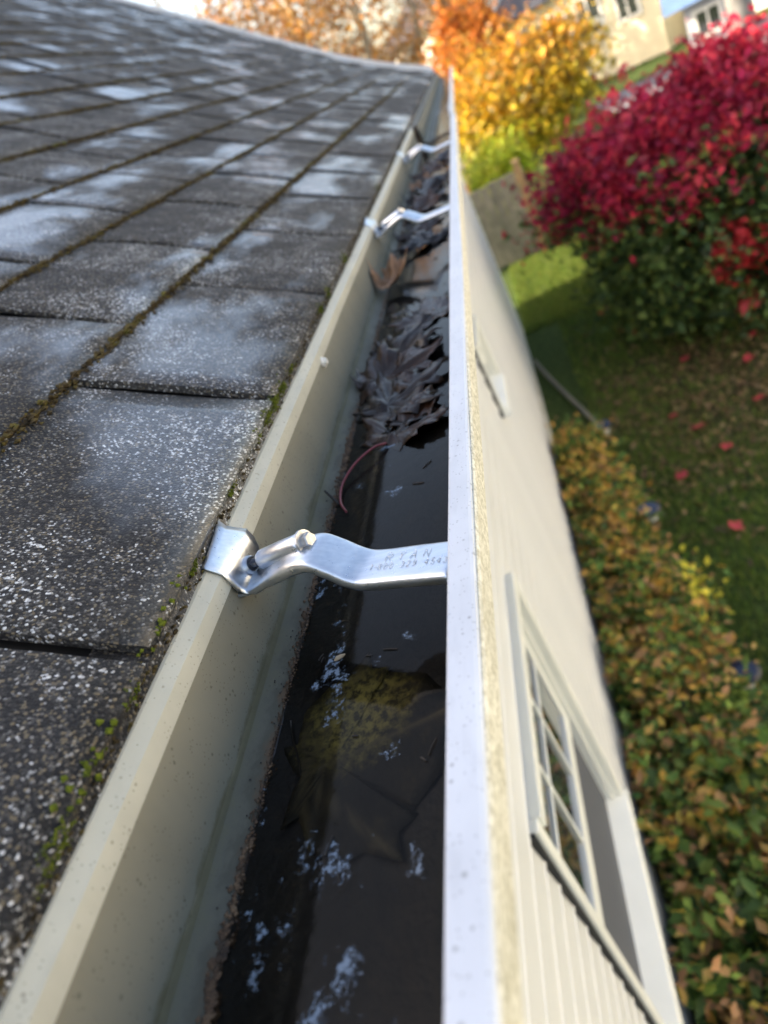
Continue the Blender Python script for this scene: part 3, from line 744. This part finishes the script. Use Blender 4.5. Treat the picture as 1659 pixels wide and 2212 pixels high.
for (mt, sz, cr_, cu, sd2, loc, rot, lab) in pile:
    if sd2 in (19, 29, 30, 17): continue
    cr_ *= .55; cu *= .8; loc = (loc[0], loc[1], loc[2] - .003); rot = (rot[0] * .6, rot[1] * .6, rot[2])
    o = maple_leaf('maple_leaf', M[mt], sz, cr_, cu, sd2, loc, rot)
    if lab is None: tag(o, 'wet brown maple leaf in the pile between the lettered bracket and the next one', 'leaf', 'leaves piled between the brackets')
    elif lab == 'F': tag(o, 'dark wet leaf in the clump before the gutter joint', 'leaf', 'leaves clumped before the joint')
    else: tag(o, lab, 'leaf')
    if sd2 == 11: stalk(o, [(-.176, .565, -.2545), (-.186, .556, -.2500), (-.203, .540, -.2505), (-.2140, .517, -.2535), (-.2128, .490, -.2550), (-.2055, .472, -.2562)])
tw = MB().tube([(-.2265, .505, -.2475), (-.2205, .497, -.2520), (-.2150, .489, -.2560)], [.0010, .0013, .0009], 6).build('twig', M['twig'])
tag(tw, 'short dark twig leaning on the gutter floor beside the red stalk', 'twig')
nd = MB()
for q in range(60):
    y = random.uniform(.0, 1.4); x = random.uniform(-.217, -.12); a = random.uniform(0, 6.28); l_ = random.uniform(.003, .011)
    nd.tube([(x, y, -.2568), (x + math.cos(a) * l_ * .5, y + math.sin(a) * l_ * .5, -.2564), (x + math.cos(a) * l_, y + math.sin(a) * l_, -.2567)], random.uniform(.0003, .0006), 5)
for q in range(420):
    y = random.uniform(-.1, 1.6); x = random.gauss(-.2215, .0035); 
    if -.2325 < x < -.2185:
        zc = -.2520 - (x + .2285) * .62 + .0005; r = random.uniform(.0003, .0009); nd.add([(x - r, y, zc), (x + r, y, zc), (x, y - r, zc), (x, y + r, zc), (x, y, zc + r)], [(0, 2, 4), (2, 1, 4), (1, 3, 4), (3, 0, 4)])
tag(nd.build('debris', M['twig']), 'dark needles and grit scattered on the gutter water and floor', 'debris', kind='stuff')
for (x, y, z_, r) in ((-.1865, .300, -.2566, .0026),):
    o = MB().tube([(x - .003, y, z_), (x - .001, y + .001, z_ + .0004), (x + .002, y + .002, z_ + .0003), (x + .004, y + .003, z_)], [.0005, r * .6, r * .5, .0004], 7).build('seed', simple('tan_seed', (.42, .30, .18), .5))
    tag(o, 'tiny tan seed floating on the dark water', 'seed')

# ------------------------------------------------------------------ moss along the shingle edges (uncountable)
mv = []; mf = []; 
def crumb(mb, c, r, fl=.6):
    x, y, z_ = c; a = random.uniform(0, 6); ca, sa = math.cos(a) * r, math.sin(a) * r
    mb.add([(x + ca, y + sa, z_), (x - ca, y - sa, z_), (x - sa, y + ca, z_), (x + sa, y - ca, z_), (x, y, z_ + r * fl), (x, y, z_ - r * fl)], [(0, 2, 4), (2, 1, 4), (1, 3, 4), (3, 0, 4), (2, 0, 5), (1, 2, 5), (3, 1, 5), (0, 3, 5)])
mb = MB(); mg = MB()
for k in range(0, 14):
    s0 = k * EXP; x0, z0 = P(s0); x1, z1 = P(s0 + .02); a = math.atan2(z1 - z0, x0 - x1)
    y = -.5; yend = (3.2 if k == 0 else 5.5) if k < 5 else 4.0
    while y < yend:
        dens = mnoise.noise(Vector((y * 2.2, k * 9, 0)))
        far = 1 + y * .5
        for q in range(5 if k else 2):
            r = random.uniform(.0013, .0036) * (1.0 if k else .56) * (1 + .25 * y)
            off = abs(random.gauss(0, .0046)) * (1 if k else .5) - .0005; h = random.uniform(.0008, .0085) if k else random.uniform(-.008, .004)
            xx = x0 + math.cos(a) * off + math.sin(a) * h; zz = z0 - math.sin(a) * off + math.cos(a) * h
            if k == 0: xx = x0 + .0015 + random.uniform(-.001, .001); zz = z0 + h
            crumb(mb, (xx, y + random.uniform(-.004, .004), zz), r)
        if dens > .42 and random.random() < (.55 if k else .35):
            for q in range(5):
                crumb(mg, (x0 + math.cos(a) * .002 + random.gauss(0, .0022), y + random.gauss(0, .005), z0 + .004 + random.gauss(0, .002)), random.uniform(.0010, .0024) * (1 + .2 * y), 1.0)
        y += random.uniform(.0022, .0048) * far
for (yy_, s_, n_, r_) in ((.515, 0, 70, .004), (.545, 0, 60, .004), (.575, 0, 60, .004), (.485, 0, 40, .003), (.62, 0, 30, .003), (.315, 0, 22, .0022), (.145, 0, 40, .003), (.135, 0, 30, .003), (.80, 0, 50, .004), (.86, 0, 40, .004), (1.02, 0, 50, .005), (.40, 0, 20, .0025), (-.02, 0, 80, .006), (-.06, 0, 80, .006), (.22, 0, 25, .0025), (.70, EXP, 40, .004), (1.0, EXP, 40, .005), (1.18, EXP, 40, .005), (.62, EXP, 20, .003)):
    x0, z0 = P(s_)
    for q in range(n_ * 5): crumb(mg, (x0 + .0022 + random.gauss(0, r_ * .45), yy_ + random.gauss(0, r_ * 1.7), z0 + .001 + random.gauss(0, r_ * .6)), random.uniform(.0004, .0010), 1.0)
tag(mb.build('moss', M['moss_brown']), 'brown olive moss and grit lining the shingle edges', 'moss', kind='stuff')
tag(mg.build('moss', M['moss_green']), 'bright green moss tufts on the shingle edges', 'moss', kind='stuff')

# ------------------------------------------------------------------ foliage
def leaf_cloud(name, pts, size, cols, mat, parent=None, up=.35, shape='leaf', sized=.35):
    pts = np.asarray(pts); n = len(pts); s = size * (1 + sized * rng.standard_normal(n)).clip(.4, 1.8)
    d = rng.standard_normal((n, 3)); d /= np.linalg.norm(d, axis=1)[:, None]
    nrm = rng.standard_normal((n, 3)) + np.array([.3, -.2, 1.0]) * up * 3; nrm /= np.linalg.norm(nrm, axis=1)[:, None]
    d -= nrm * (d * nrm).sum(1)[:, None]; d /= np.linalg.norm(d, axis=1)[:, None]; w = np.cross(nrm, d)
    L = s[:, None]; Wd = L * .27
    base = pts - d * L * .5
    v = np.stack([base, base + d * L * .4 + w * Wd + nrm * L * .10, base + d * L - nrm * L * .06, base + d * L * .4 - w * Wd + nrm * L * .10], 1).reshape(-1, 3)
    i = np.arange(n) * 4
    f = np.concatenate([np.stack([i, i + 1, i + 2], 1), np.stack([i, i + 2, i + 3], 1)])
    return fastmesh(name, v, f, mat, parent, np.repeat(cols, 4, 0))
def clumps(center, radii, nclump, per, cr, shell=.55, keep=None, seed=0):
    g = np.random.default_rng(seed); d = g.standard_normal((nclump, 3)); d /= np.linalg.norm(d, axis=1)[:, None]
    r = shell + (1.0 - shell) * g.random((nclump, 1)) + .16 * (g.random((nclump, 1)) > .9); c = d * r * np.array(radii) + np.array(center)
    if keep is not None: c = c[[keep(p) for p in c]]
    p = (c[:, None, :] + g.standard_normal((len(c), per, 3)) * cr * (0.6 + .8 * g.random((len(c), 1, 1)))).reshape(-1, 3)
    idx = np.repeat(np.arange(len(c)), per)
    return p, idx, c
def pick(pal, n, idx=None, seed=0, var=.25):
    g = np.random.default_rng(seed); pal = np.array(pal)
    k = g.integers(0, len(pal), n)
    if idx is not None:
        ck = g.integers(0, len(pal), idx.max() + 1); same = g.random(n) < .62; k = np.where(same, ck[idx], k)
    return pal[k] * (1 + var * g.standard_normal((n, 1))).clip(.4, 1.8)
def trunk(name, base, top, r0, r1, mat, limbs, parent, seed):
    r = random.Random(seed); b, t = Vector(base), Vector(top); mb = MB()
    mid = (b + t) / 2 + Vector((r.uniform(-.1, .1), r.uniform(-.1, .1), 0)) * (t - b).length * .3
    mb.tube(cat([b - Vector((0, 0, .1)), (b + mid) / 2, mid, t], 3), list(np.linspace(r0, r1, 10)), 9)
    for e in limbs:
        s = b.lerp(t, r.uniform(.25, .9)); e = Vector(e); m_ = (s + e) / 2 + Vector((0, 0, -.06 * (e - s).length)) + Vector([r.uniform(-.1, .1) for _ in range(3)]) * (e - s).length * .6
        mb.tube([s, m_, e], [r1 * .9, r1 * .6, r1 * .18], 6)
    return mb.build(name, mat, parent, True)
def place(o, e): o.parent = e; o.matrix_parent_inverse = Matrix.Translation(-e.location); return o

# hedge of low shrubs along the wall
shr = [(-.02, .55, .36), (.02, 1.15, .40), (.0, 1.75, .38), (-.03, 2.35, .27), (-.05, 2.95, .27), (-.10, 3.5, .22), (-.12, 4.05, .21), (-.15, 4.6, .18)]
labs = ['green leafy hedge shrub under the window, its upper leaves browning', 'browning hedge shrub below the window corner', 'tan tipped hedge shrub against the house wall beside the dark path light', 'orange tinged hedge shrub right behind the dark blue path light',
        'hedge shrub with bright yellow tips standing between two path lights', 'orange and green hedge shrub near the second path light', 'russet hedge shrub between the second and third path lights', 'russet orange last shrub of the hedge by the third path light']
for i, (x, y, r) in enumerate(shr):
    g = gz(x, y); e = empty('hedge_shrub', (x, y, g)); tag(e, labs[i], 'shrub', 'shrubs of the hedge')
    H = .60 if i < 4 else .52
    p, idx, c = clumps((x, y, g + H * .45), (r, .42, H * .62), 150, 34, .055, .5, None, 100 + i)
    pb_, _, _ = clumps((WX + .075, y, g + H * .45), (.07, .40, H * .60), 120, 34, .045, .2, None, 140 + i); p = np.concatenate([p, pb_])
    p = p[(p[:, 2] > g + .01) & (p[:, 0] > WX + .022)]; idx = np.zeros(len(p), int); 
    cl = np.arange(len(p)) // 34
    t = i / 7
    hgt = (p[:, 2] - g) / H
    green = np.array([(.040, .075, .014), (.062, .11, .020), (.10, .14, .024), (.03, .055, .012)]); warm = np.array([(.26, .135, .06), (.20, .115, .045), (.30, .19, .055), (.22, .17, .03), (.16, .085, .04)])
    orange = np.array([(.30, .17, .03), (.26, .13, .03), (.32, .22, .04)])
    gsel = rng.integers(0, 4, len(p)); wsel = rng.integers(0, 5, len(p)); osel = rng.integers(0, 3, len(p))
    pw = (.14 + .36 * hgt.clip(0, 1)) * (.75 + .5 * t)
    cn = np.array([mnoise.noise(Vector(q) * 6) for q in p]); iswarm = rng.random(len(p)) < (pw + cn * .55).clip(0, .92)
    col = np.where(iswarm[:, None], np.where((rng.random(len(p)) < t * .7)[:, None], orange[osel], warm[wsel]), green[gsel])
    if i == 4: ye = (p[:, 0] > x + .2) & (hgt > .55) & (rng.random(len(p)) < .45); col[ye] = np.array((.42, .36, .035))
    col = col * 1.75 * (1 + .22 * rng.standard_normal((len(p), 1))).clip(.5, 1.6)
    place(leaf_cloud('foliage', p, .054 if i < 3 else .045, col, M['leafcol'], None, .5), e)
    mb = MB()
    for q in range(16):
        a = random.uniform(0, 6.28); rr = random.uniform(.1, .85)
        mb.tube([(x + .05 * math.cos(a), y + .05 * math.sin(a), g - .02), (x + .5 * rr * r * math.cos(a), y + .2 * rr * math.sin(a), g + H * .45), (max(WX + .05, x + rr * r * math.cos(a)), y + .38 * rr * math.sin(a), g + H * (.95 - .25 * rr))], [.006, .004, .0015], 5)
    place(mb.build('stems', M['twig'], None), e)

# big crimson shrub on the lawn, green below
bx, by = 1.58, 6.80; bg = gz(bx, by)
e = empty('burning_bush', (bx, by, bg)); tag(e, 'large rounded shrub, crimson above and dark green below, on the lawn', 'shrub')
p, idx, c = clumps((bx, by, bg + 1.20), (1.46, 1.0, .76), 640, 50, .095, .42, lambda q: q[2] > bg + .70, 5)
cn = np.array([mnoise.noise(Vector(q) * 2.3) for q in p]); zz = (p[:, 2] - bg) + .45 * cn
zr = 1.46 + .06 * (p[:, 0] - bx)
red = zz > zr - .15 + .16 * rng.standard_normal(len(p))
pr = p[red]
cr1 = pick([(.42, .018, .050), (.54, .026, .062), (.32, .012, .050), (.62, .05, .07), (.22, .010, .04)], len(pr), idx[red], 6)
place(leaf_cloud('red_foliage', pr, .072, cr1, M['leafcol'], None, .25), e)
p2, idx2, c2 = clumps((bx + .16, by - .10, bg + .52), (1.26, 1.12, .72), 640, 60, .10, .5, None, 9)
p2 = np.concatenate([p[~red], p2]); p2 = p2[p2[:, 2] > bg + .02]
cg = pick([(.060, .11, .034), (.085, .145, .040), (.12, .18, .042), (.045, .080, .030), (.16, .20, .042)], len(p2), None, 10)
cn = np.array([mnoise.noise(Vector(q) * 3.1 + Vector((9, 0, 0))) for q in p2]); sp = (cn > .30) & (rng.random(len(p2)) < .22) ; cg[sp] = np.array((.50, .05, .05))
dd = np.linalg.norm(p2 - np.array((1.45, 5.80, bg + .70)), axis=1); sp = (dd < .26) & (rng.random(len(p2)) < .8); cg[sp] = np.array((.50, .03, .035))
place(leaf_cloud('green_foliage', p2, .070, cg, M['leafcol'], None, .35), e)
lim = [tuple(q) for q in c[::14]]
place(trunk('trunk', (bx, by, bg), (bx, by, bg + 1.1), .09, .04, M['bark'], lim, None, 3), e)

def tree(name, lab, base, cen, rad, ncl, per, cr, size, pal, tr, seed, group=None, palfn=None, mat='bark', up=.3, shell=.45):
    base = (base[0], base[1], gz(base[0], base[1])); e = empty(name, base); tag(e, lab, 'tree', group)
    p, idx, c = clumps(cen, rad, ncl, per, cr, shell, None, seed)
    col = palfn(p, idx) if palfn else pick(pal, len(p), idx, seed + 1)
    place(leaf_cloud('crown', p, size, col, M['leafcol'], None, up), e)
    place(trunk('trunk', base, (cen[0], cen[1], cen[2] + rad[2] * .4), tr, tr * .4, M[mat], [tuple(q) for q in c[::max(1, len(c) // 28)]], None, seed), e)
    return e
def yfn(p, idx):
    h = (p[:, 2] + 2.3) / 2.2 + .18 * rng.standard_normal(len(p))
    A = np.array((.40, .42, .03)); B = np.array((.58, .36, .03)); C_ = np.array((.55, .22, .03))
    t = h.clip(0, 1)[:, None]; col = np.where(t < .5, A + (B - A) * t * 2, B + (C_ - B) * (t * 2 - 1))
    br_ = rng.random(len(p)) < .22; col[br_] = np.array((.26, .20, .05))
    return col * (.92 + .28 * rng.standard_normal((len(p), 1))).clip(.35, 1.6)
tree('maple_tree', 'golden orange maple tree beyond the grey fence', (1.0, 14.5), (.78, 14.5, -1.30), (1.4, 1.3, .95), 270, 40, .19, .115, None, .09, 31, None, yfn)
tree('maple_tree', 'deep orange autumn tree behind the golden maple', (.4, 19), (.30, 19, -.55), (.85, .9, 1.0), 150, 42, .17, .13, [(.50, .16, .03), (.58, .22, .03), (.42, .12, .02), (.36, .16, .04)], .10, 32, None)
tree('lime_shrub', 'yellow green leafy young tree beside the fence top', (-.02, 11.2), (.0, 11.2, -1.82), (.52, .45, .48), 90, 40, .08, .075, [(.38, .45, .03), (.30, .40, .025), (.46, .46, .05)], .03, 33)
# bare trees with a few orange leaves beyond the gable
for i, (x, y, h) in enumerate([(-2.2, 22, 9), (-3.6, 24, 11), (-5.4, 23, 10), (-7.2, 25, 11), (-1.1, 25, 8), (-4.6, 28, 12), (-8.9, 24, 11), (-2.9, 30, 12), (-6.3, 30, 12), (-.3, 29, 8.5), (-10.5, 27, 12)]):
    h *= .72; g = gz(x, y); e = empty('bare_tree', (x, y, g)); tag(e, 'tall pale trunked tree with sparse orange leaves beyond the roof gable', 'tree', 'thinning autumn trees beyond the gable')
    r = random.Random(60 + i); mb = MB(); tips = []
    top = Vector((x + r.uniform(-1, 1), y + r.uniform(-1, 1), g + h))
    mb.tube(cat([(x, y, g - .2), (x + r.uniform(-.3, .3), y, g + h * .35), (x + r.uniform(-.5, .5), y, g + h * .7), top], 4), list(np.linspace(.17, .03, 13)), 8)
    for k in range(46):
        t = r.uniform(.12, .97); s = Vector((x, y, g)).lerp(top, t); an = r.uniform(0, 6.28); ln = (1 - t * .6) * r.uniform(.8, 2.4)
        d = Vector((math.cos(an), math.sin(an), r.uniform(-.1, .9))); m_ = s + d * ln * .5 + Vector((0, 0, r.uniform(-.1, .15))); q = s + d * ln
        mb.tube([s, m_, q], [.05 * (1.1 - t), .032 * (1.1 - t) + .006, .006], 5); tips += [m_, q]
        for b in range(3):
            q2 = m_ + Vector((r.uniform(-1, 1), r.uniform(-1, 1), r.uniform(-.3, .9))) * .7; mb.tube([m_, q2], [.015, .004], 4); tips.append(q2)
    place(mb.build('trunk', M['bark_pale'], None, True), e)
    tp = np.array([tuple(q) for q in tips]); pts_ = (tp[:, None, :] + rng.standard_normal((len(tp), 9, 3)) * .24).reshape(-1, 3)
    col = pick([(.46, .20, .04), (.36, .15, .04), (.52, .28, .06), (.30, .17, .07)], len(pts_), None, 70 + i)
    place(leaf_cloud('crown', pts_, .15, col, M['leafcol'], None, .2), e)
for i, (x, y, h) in enumerate([(5.0, 27, 4.6), (5.75, 28.5, 5.4)]):
    g = gz(x, y); e = empty('conifer', (x, y, g)); tag(e, ['dark green narrow conifer beside the far cream house', 'lighter green conifer by the blue roofed shed'][i], 'tree')
    n = 5200; u = rng.random(n) ** 1.4; a = rng.random(n) * 6.28; rr = (1 - u) * .85 * (.65 + .35 * rng.random(n))
    pts_ = np.stack([x + rr * np.cos(a), y + rr * np.sin(a), g + .2 + u * h], 1)
    place(leaf_cloud('crown', pts_, .16, pick([(.02, .05, .012), (.03, .07, .015), (.05, .10, .02)] if i == 0 else [(.12, .22, .02), (.16, .26, .03), (.08, .14, .02)], n, None, 80 + i), M['leafcol'], None, -.1), e)
    place(MB().tube([(x, y, g - .1), (x, y, g + h * .9)], [.09, .02], 8).build('trunk', M['bark'], None), e)

# ------------------------------------------------------------------ lawn: grass blades and fallen leaves
n = 90000
gx = rng.uniform(.0, 3.6, n); gy = 2.2 + 9.0 * rng.random(n) ** 1.1
keep = (gx > np.interp(gy, [2, 3, 4, 5, 6, 11], [.42, .26, .14, .02, -.34, -.34])); gx, gy = gx[keep], gy[keep]; n = len(gx)
bare = np.array([mnoise.noise(Vector((a * .9, b * .9, 4))) for a, b in zip(gx, gy)])
db = ((gy - 5.4) / 1.3) ** 2 + ((gx - 1.0) / 1.15) ** 2
k = rng.random(n) < np.clip(.22 + .9 * db + bare * .8, .10, 1); gx, gy = gx[k], gy[k]; n = len(gx)
ex = rng.uniform(-.34, 1.6, 26000); ey = rng.uniform(7.6, 10.0, 26000); gx = np.concatenate([gx, ex]); gy = np.concatenate([gy, ey]); n = len(gx)
gzv = np.array([gz(a, b) for a, b in zip(gx, gy)])
hh = rng.uniform(.035, .075, n); an = rng.random(n) * 6.28; wd = .0035 + .002 * (gy - 2) / 8; lean = rng.standard_normal((n, 2)) * .022
b0 = np.stack([gx, gy, gzv - .004], 1); sx = np.stack([np.cos(an) * wd, np.sin(an) * wd, np.zeros(n)], 1); tipv = np.stack([gx + lean[:, 0], gy + lean[:, 1], gzv + hh], 1)
v = np.stack([b0 - sx, b0 + sx, tipv], 1).reshape(-1, 3); i3 = np.arange(n) * 3
gc = pick([(.18, .25, .03), (.085, .155, .030), (.11, .185, .036), (.15, .21, .038), (.20, .21, .055)], n, None, 21)
tag(fastmesh('grass', v, np.stack([i3, i3 + 1, i3 + 2], 1), M['grass'], None, np.repeat(gc, 3, 0)), 'short green lawn grass beside the hedge', 'grass', kind='stuff')
n = 3000; q = np.stack([rng.normal(.95, .75, n), rng.normal(5.4, .85, n)], 1); q = q[(q[:, 0] > .1)]
pl = np.array([(a, b, gz(a, b) + .012 + .02 * rng.random()) for a, b in q])
tag(leaf_cloud('leaf_litter', pl, .05, pick([(.17, .10, .05), (.22, .14, .06), (.12, .085, .035), (.28, .18, .09)], len(pl), None, 22), M['leafcol'], None, .9), 'brown leaf litter strewn thickly over the lawn before the crimson shrub', 'leaf litter', kind='stuff')
lf = maple_leaf('fallen_leaf', simple('fallen_red_leaf', (.42, .035, .04), .5), .085, .10, .15, 51, (1.0, 3.4, gz(1, 3.4) + .055), (.1, .1, .4))
spots = [(.75, 3.35), (1.0, 4.1), (.55, 3.7), (1.3, 4.4), (.8, 4.6), (1.15, 5.0), (1.5, 4.9), (.6, 5.2), (1.25, 5.6), (1.45, 5.9), (.85, 5.9), (1.6, 5.3), (1.05, 3.0), (.9, 2.75), (1.3, 3.5), (.45, 4.4), (1.7, 6.0), (.95, 6.4), (1.35, 6.2), (.7, 4.95)]
for i, (x, y) in enumerate(spots):
    o = lf if i == 0 else lf.copy()
    if i: COL.objects.link(o)
    o.location = (x, y, gz(x, y) + .05); o.rotation_euler = (random.uniform(-.3, .3), random.uniform(-.3, .3), random.uniform(0, 6)); s_ = random.uniform(.7, 1.0); o.scale = (s_, s_, s_)
    tag(o, 'fallen red leaf lying on the lawn between the hedge and the crimson shrub', 'leaf', 'red leaves fallen on the lawn')

# ------------------------------------------------------------------ path lights, drain pipe, fence
def path_light(x, y, ztop, lab):
    g = gz(x, y); e = empty('path_light', (x, y, g)); tag(e, lab, 'path light', 'solar path lights beside the hedge')
    place(MB().tube([(x, y, ztop - .020), (x, y, ztop - .008), (x, y, ztop - .002)], [.066, .072, .066], 28).build('cap', M['black_plastic'], None), e)
    place(MB().tube([(x, y, ztop - .0019), (x, y, ztop)], [.058, .056], 28).build('solar_panel', M['solar'], None), e)
    place(MB().tube([(x, y, ztop - .085), (x, y, ztop - .0201)], [.034, .045], 20).build('lens', M['lamp_clear'], None), e)
    place(MB().tube([(x, y, ztop - .095), (x, y, ztop - .0851)], [.030, .036], 20).build('base', M['black_plastic'], None), e)
    place(MB().tube([(x, y, g - .05), (x, y, ztop - .0951)], .010, 10).build('stake', M['black_plastic'], None), e)
path_light(.2220, 2.305, -2.72, 'dark blue solar path light standing in the leafy hedge edge')
path_light(.1205, 3.690, -2.73, 'solar path light between the other two at the hedge edge')
path_light(.0475, 4.900, -2.74, 'solar path light at the end of the drain pipe')
dp = MB().tube(cat([(-.335, 6.9, gz(0, 6.9) + .06), (-.25, 6.55, gz(0, 6.5) + .035), (-.10, 5.95, gz(0, 6) + .03), (.03, 5.45, gz(0, 5.4) + .03)], 6), .019, 10).build('drain_pipe', M['fence'], None, True)
tag(dp, 'grey drain pipe lying across the lawn from the house wall to the last path light', 'pipe')
fe = empty('board_fence', (-.15, 9.9, gz(0, 9.9))); tag(fe, 'weathered grey board fence standing beyond the end of the house', 'fence')
x = -1.3
while x < .16:
    w = .115; g = gz(x, 9.9)
    place(MB().box((x, 9.9 + random.uniform(-.004, .004), g + .04), (x + w, 9.925, g + 1.10 + random.uniform(-.012, .012))).build('board', M['fence'], None), fe); x += w + .006
for h in (.25, .85): place(MB().box((-1.3, 9.9251, gz(0, 9.9) + h), (.16, 9.96, gz(0, 9.9) + h + .07)).build('rail', M['fence'], None), fe)
place(MB().box((.165, 9.86, gz(0, 9.9) - .1), (.25, 9.95, gz(0, 9.9) + 1.22)).build('post', M['post'], None), fe)

# ------------------------------------------------------------------ far houses
def far_house(name, lab, x0, x1, y0, y1, zb, ze, zr_, wall_m, roof_m, wins, rot=0, axis='x'):
    cx, cy = (x0 + x1) / 2, y0; e = empty(name, (cx, cy, zb)); tag(e, lab, 'house')
    ps = []
    ps.append(MB().box((x0, y0, zb - .3), (x1, y1, ze)).build('wall', M[wall_m], None))
    ym = (y0 + y1) / 2; o_ = .35
    rf = MB().add([(x0 - o_, y0 - o_, ze - .02), (x1 + o_, y0 - o_, ze - .02), (x1 + o_, y1 + o_, ze - .02), (x0 - o_, y1 + o_, ze - .02), (x0 - o_, ym, zr_), (x1 + o_, ym, zr_)], [(0, 1, 5, 4), (2, 3, 4, 5), (0, 4, 3), (1, 2, 5), (0, 3, 2, 1)])
    ps.append(rf.build('roof', M[roof_m], None))
    for (a, b, c, d) in wins:
        f_ = MB().box((a - .07, y0 - .05, c - .07), (b + .07, y0 + .02, d + .07)).build('window', M['wall_white'], None); ps.append(f_)
        g_ = MB().box((a, y0 - .055, c), (b, y0 - .051, d)).build('pane', M['glass'], f_); g_.matrix_parent_inverse = Matrix.Identity(4)
        h_ = MB().box(((a + b) / 2 - .02, y0 - .062, c), ((a + b) / 2 + .02, y0 - .0551, d)).build('muntin', M['wall_white'], f_); h_.matrix_parent_inverse = Matrix.Identity(4)
    for q in ps: place(q, e)
    e.rotation_euler.z = R_(rot)
    return e
fg = gz(0, 25)
h1 = far_house('far_house', 'cream house with dark roof behind the golden maple', 1.0, 5.4, 23.5, 31, fg, -.35, 1.9, 'wall_cream', 'roof_dark', [(1.5, 2.0, -1.6, -.75), (2.4, 2.9, -1.6, -.75), (3.3, 3.9, -1.6, -.75), (4.4, 4.9, -1.6, -.75)], -38)
# small porch roof on posts in front of it
pc = empty('porch', (3.6, 23.6, fg)); tag(pc, 'small white porch canopy on posts in front of the cream house', 'porch')
place(MB().add([(2.95, 23, -1.45), (4.1, 23, -1.45), (4.1, 25, -1.45), (2.95, 25, -1.45), (2.95, 23, -1.28), (4.1, 23, -1.28), (4.1, 25, -1.1), (2.95, 25, -1.1)], BOXF).build('canopy', M['wall_white'], None), pc)
for x in (3.02, 4.03): place(MB().box((x - .05, 23.05, fg - .1), (x + .05, 23.15, -1.45)).build('post', M['wall_white'], None), pc)
place(MB().box((3.1, 24.9, fg - .1), (3.95, 24.98, -1.5)).build('door_panel', M['wall_grey'], None), pc)
far_house('shed', 'pale grey shed with blue grey roof beyond the crimson shrub', 4.3, 5.15, 17.5, 19.2, gz(0, 18), -1.55, -.95, 'wall_grey', 'roof_blue', [(4.5, 4.9, -2.2, -1.8)], -15)
far_house('white_house', 'sunlit white house beyond the driveway', 5.55, 11.5, 20, 28, gz(0, 20), -.3, 2.2, 'wall_white', 'roof_dark', [(6.1, 6.7, -1.9, -.9), (8.4, 9.0, -1.9, -.9)], -30)
far_house('cottage', 'sunlit cream cottage seen past the gutter end', -2.6, -.35, 34, 40, fg, .7, 2.6, 'wall_white', 'roof_dark', [(-2.1, -1.6, -.9, .1)], -40)
e = empty('street_tree', (4.72, 15.6, gz(0, 15))); tag(e, 'thick grey tree trunk standing before the shed', 'tree')
place(MB().tube(cat([(4.72, 15.6, gz(0, 15) - .2), (4.70, 15.6, -1.4), (4.66, 15.6, .4), (4.6, 15.7, 2.6)], 4), list(np.linspace(.24, .15, 13)), 12).build('trunk', M['bark_grey'], None, True), e)
mb = MB()
for k in range(14):
    a = k * .9; s = Vector((4.62, 15.7, 2.0 + .04 * k)); q = s + Vector((math.cos(a) * 1.6, math.sin(a) * 1.6, 1.3)); mb.tube([s, (s + q) / 2 + Vector((0, 0, -.15)), q], [.07, .05, .012], 6)
place(mb.build('limbs', M['bark_grey'], None, True), e)
# driveway
dv = []
for y in (11.5, 12.5, 14, 16, 18, 19.6):
    dv += [(3.0 - .06 * (y - 11), y, gz(0, y) + .006), (11.0, y, gz(0, y) + .006)]
tag(mesh('driveway', dv, [(i, i + 1, i + 3, i + 2) for i in range(0, 10, 2)], M['asphalt']), kind='structure')
# white garage beyond the fence
ga = empty('garage', (-1.3, 16, gz(0, 16))); tag(ga, 'small sunlit white garage with an orange base beyond the grey fence', 'garage')
pzb = gz(0, 16)
place(MB().box((-2.1, 15.9, pzb - .1), (-.70, 18.0, pzb + .32)).build('base', M['orange_wood'], None), ga)
place(MB().box((-2.1, 15.92, pzb + .32), (-.71, 18.0, pzb + 1.75)).build('wall', M['wall_white'], None), ga)
place(MB().add([(-2.2, 15.8, pzb + 1.751), (-.62, 15.8, pzb + 1.751), (-.62, 18.1, pzb + 1.751), (-2.2, 18.1, pzb + 1.751), (-1.4, 15.8, pzb + 2.3), (-1.4, 18.1, pzb + 2.3)], [(0, 1, 4), (1, 2, 5, 4), (2, 3, 5), (3, 0, 4, 5), (0, 3, 2, 1)]).build('roof', M['roof_dark'], None), ga)
tree('shade_evergreen', 'unseen dense evergreen added behind the house gable to cast shade', (-5.2, 11.3), (-5.2, 11.3, -.6), (1.5, 1.75, 2.7), 420, 40, .2, .16, [(.02, .045, .012), (.03, .06, .015)], .15, 41, None, None, 'bark', .1, .2)  # unseen tree added to cast shade on the far lawn and fence
# unseen house added across the side yard to throw warm sunlight back
nb = far_house('added_bounce_house', 'long two storey white house, unseen, added across the side yard to bounce warm light', -9, 9, 0, 8, G0, 2.2, 4.2, 'wall_white', 'roof_dark', [(a, a + 1.0, zb_, zb_ + 1.3) for a in (-7.5, -4.5, -1.5, 1.5, 4.5, 7.0) for zb_ in (-2.3, .3)], -90)
nb.location = (8.6, 1.5, G0)
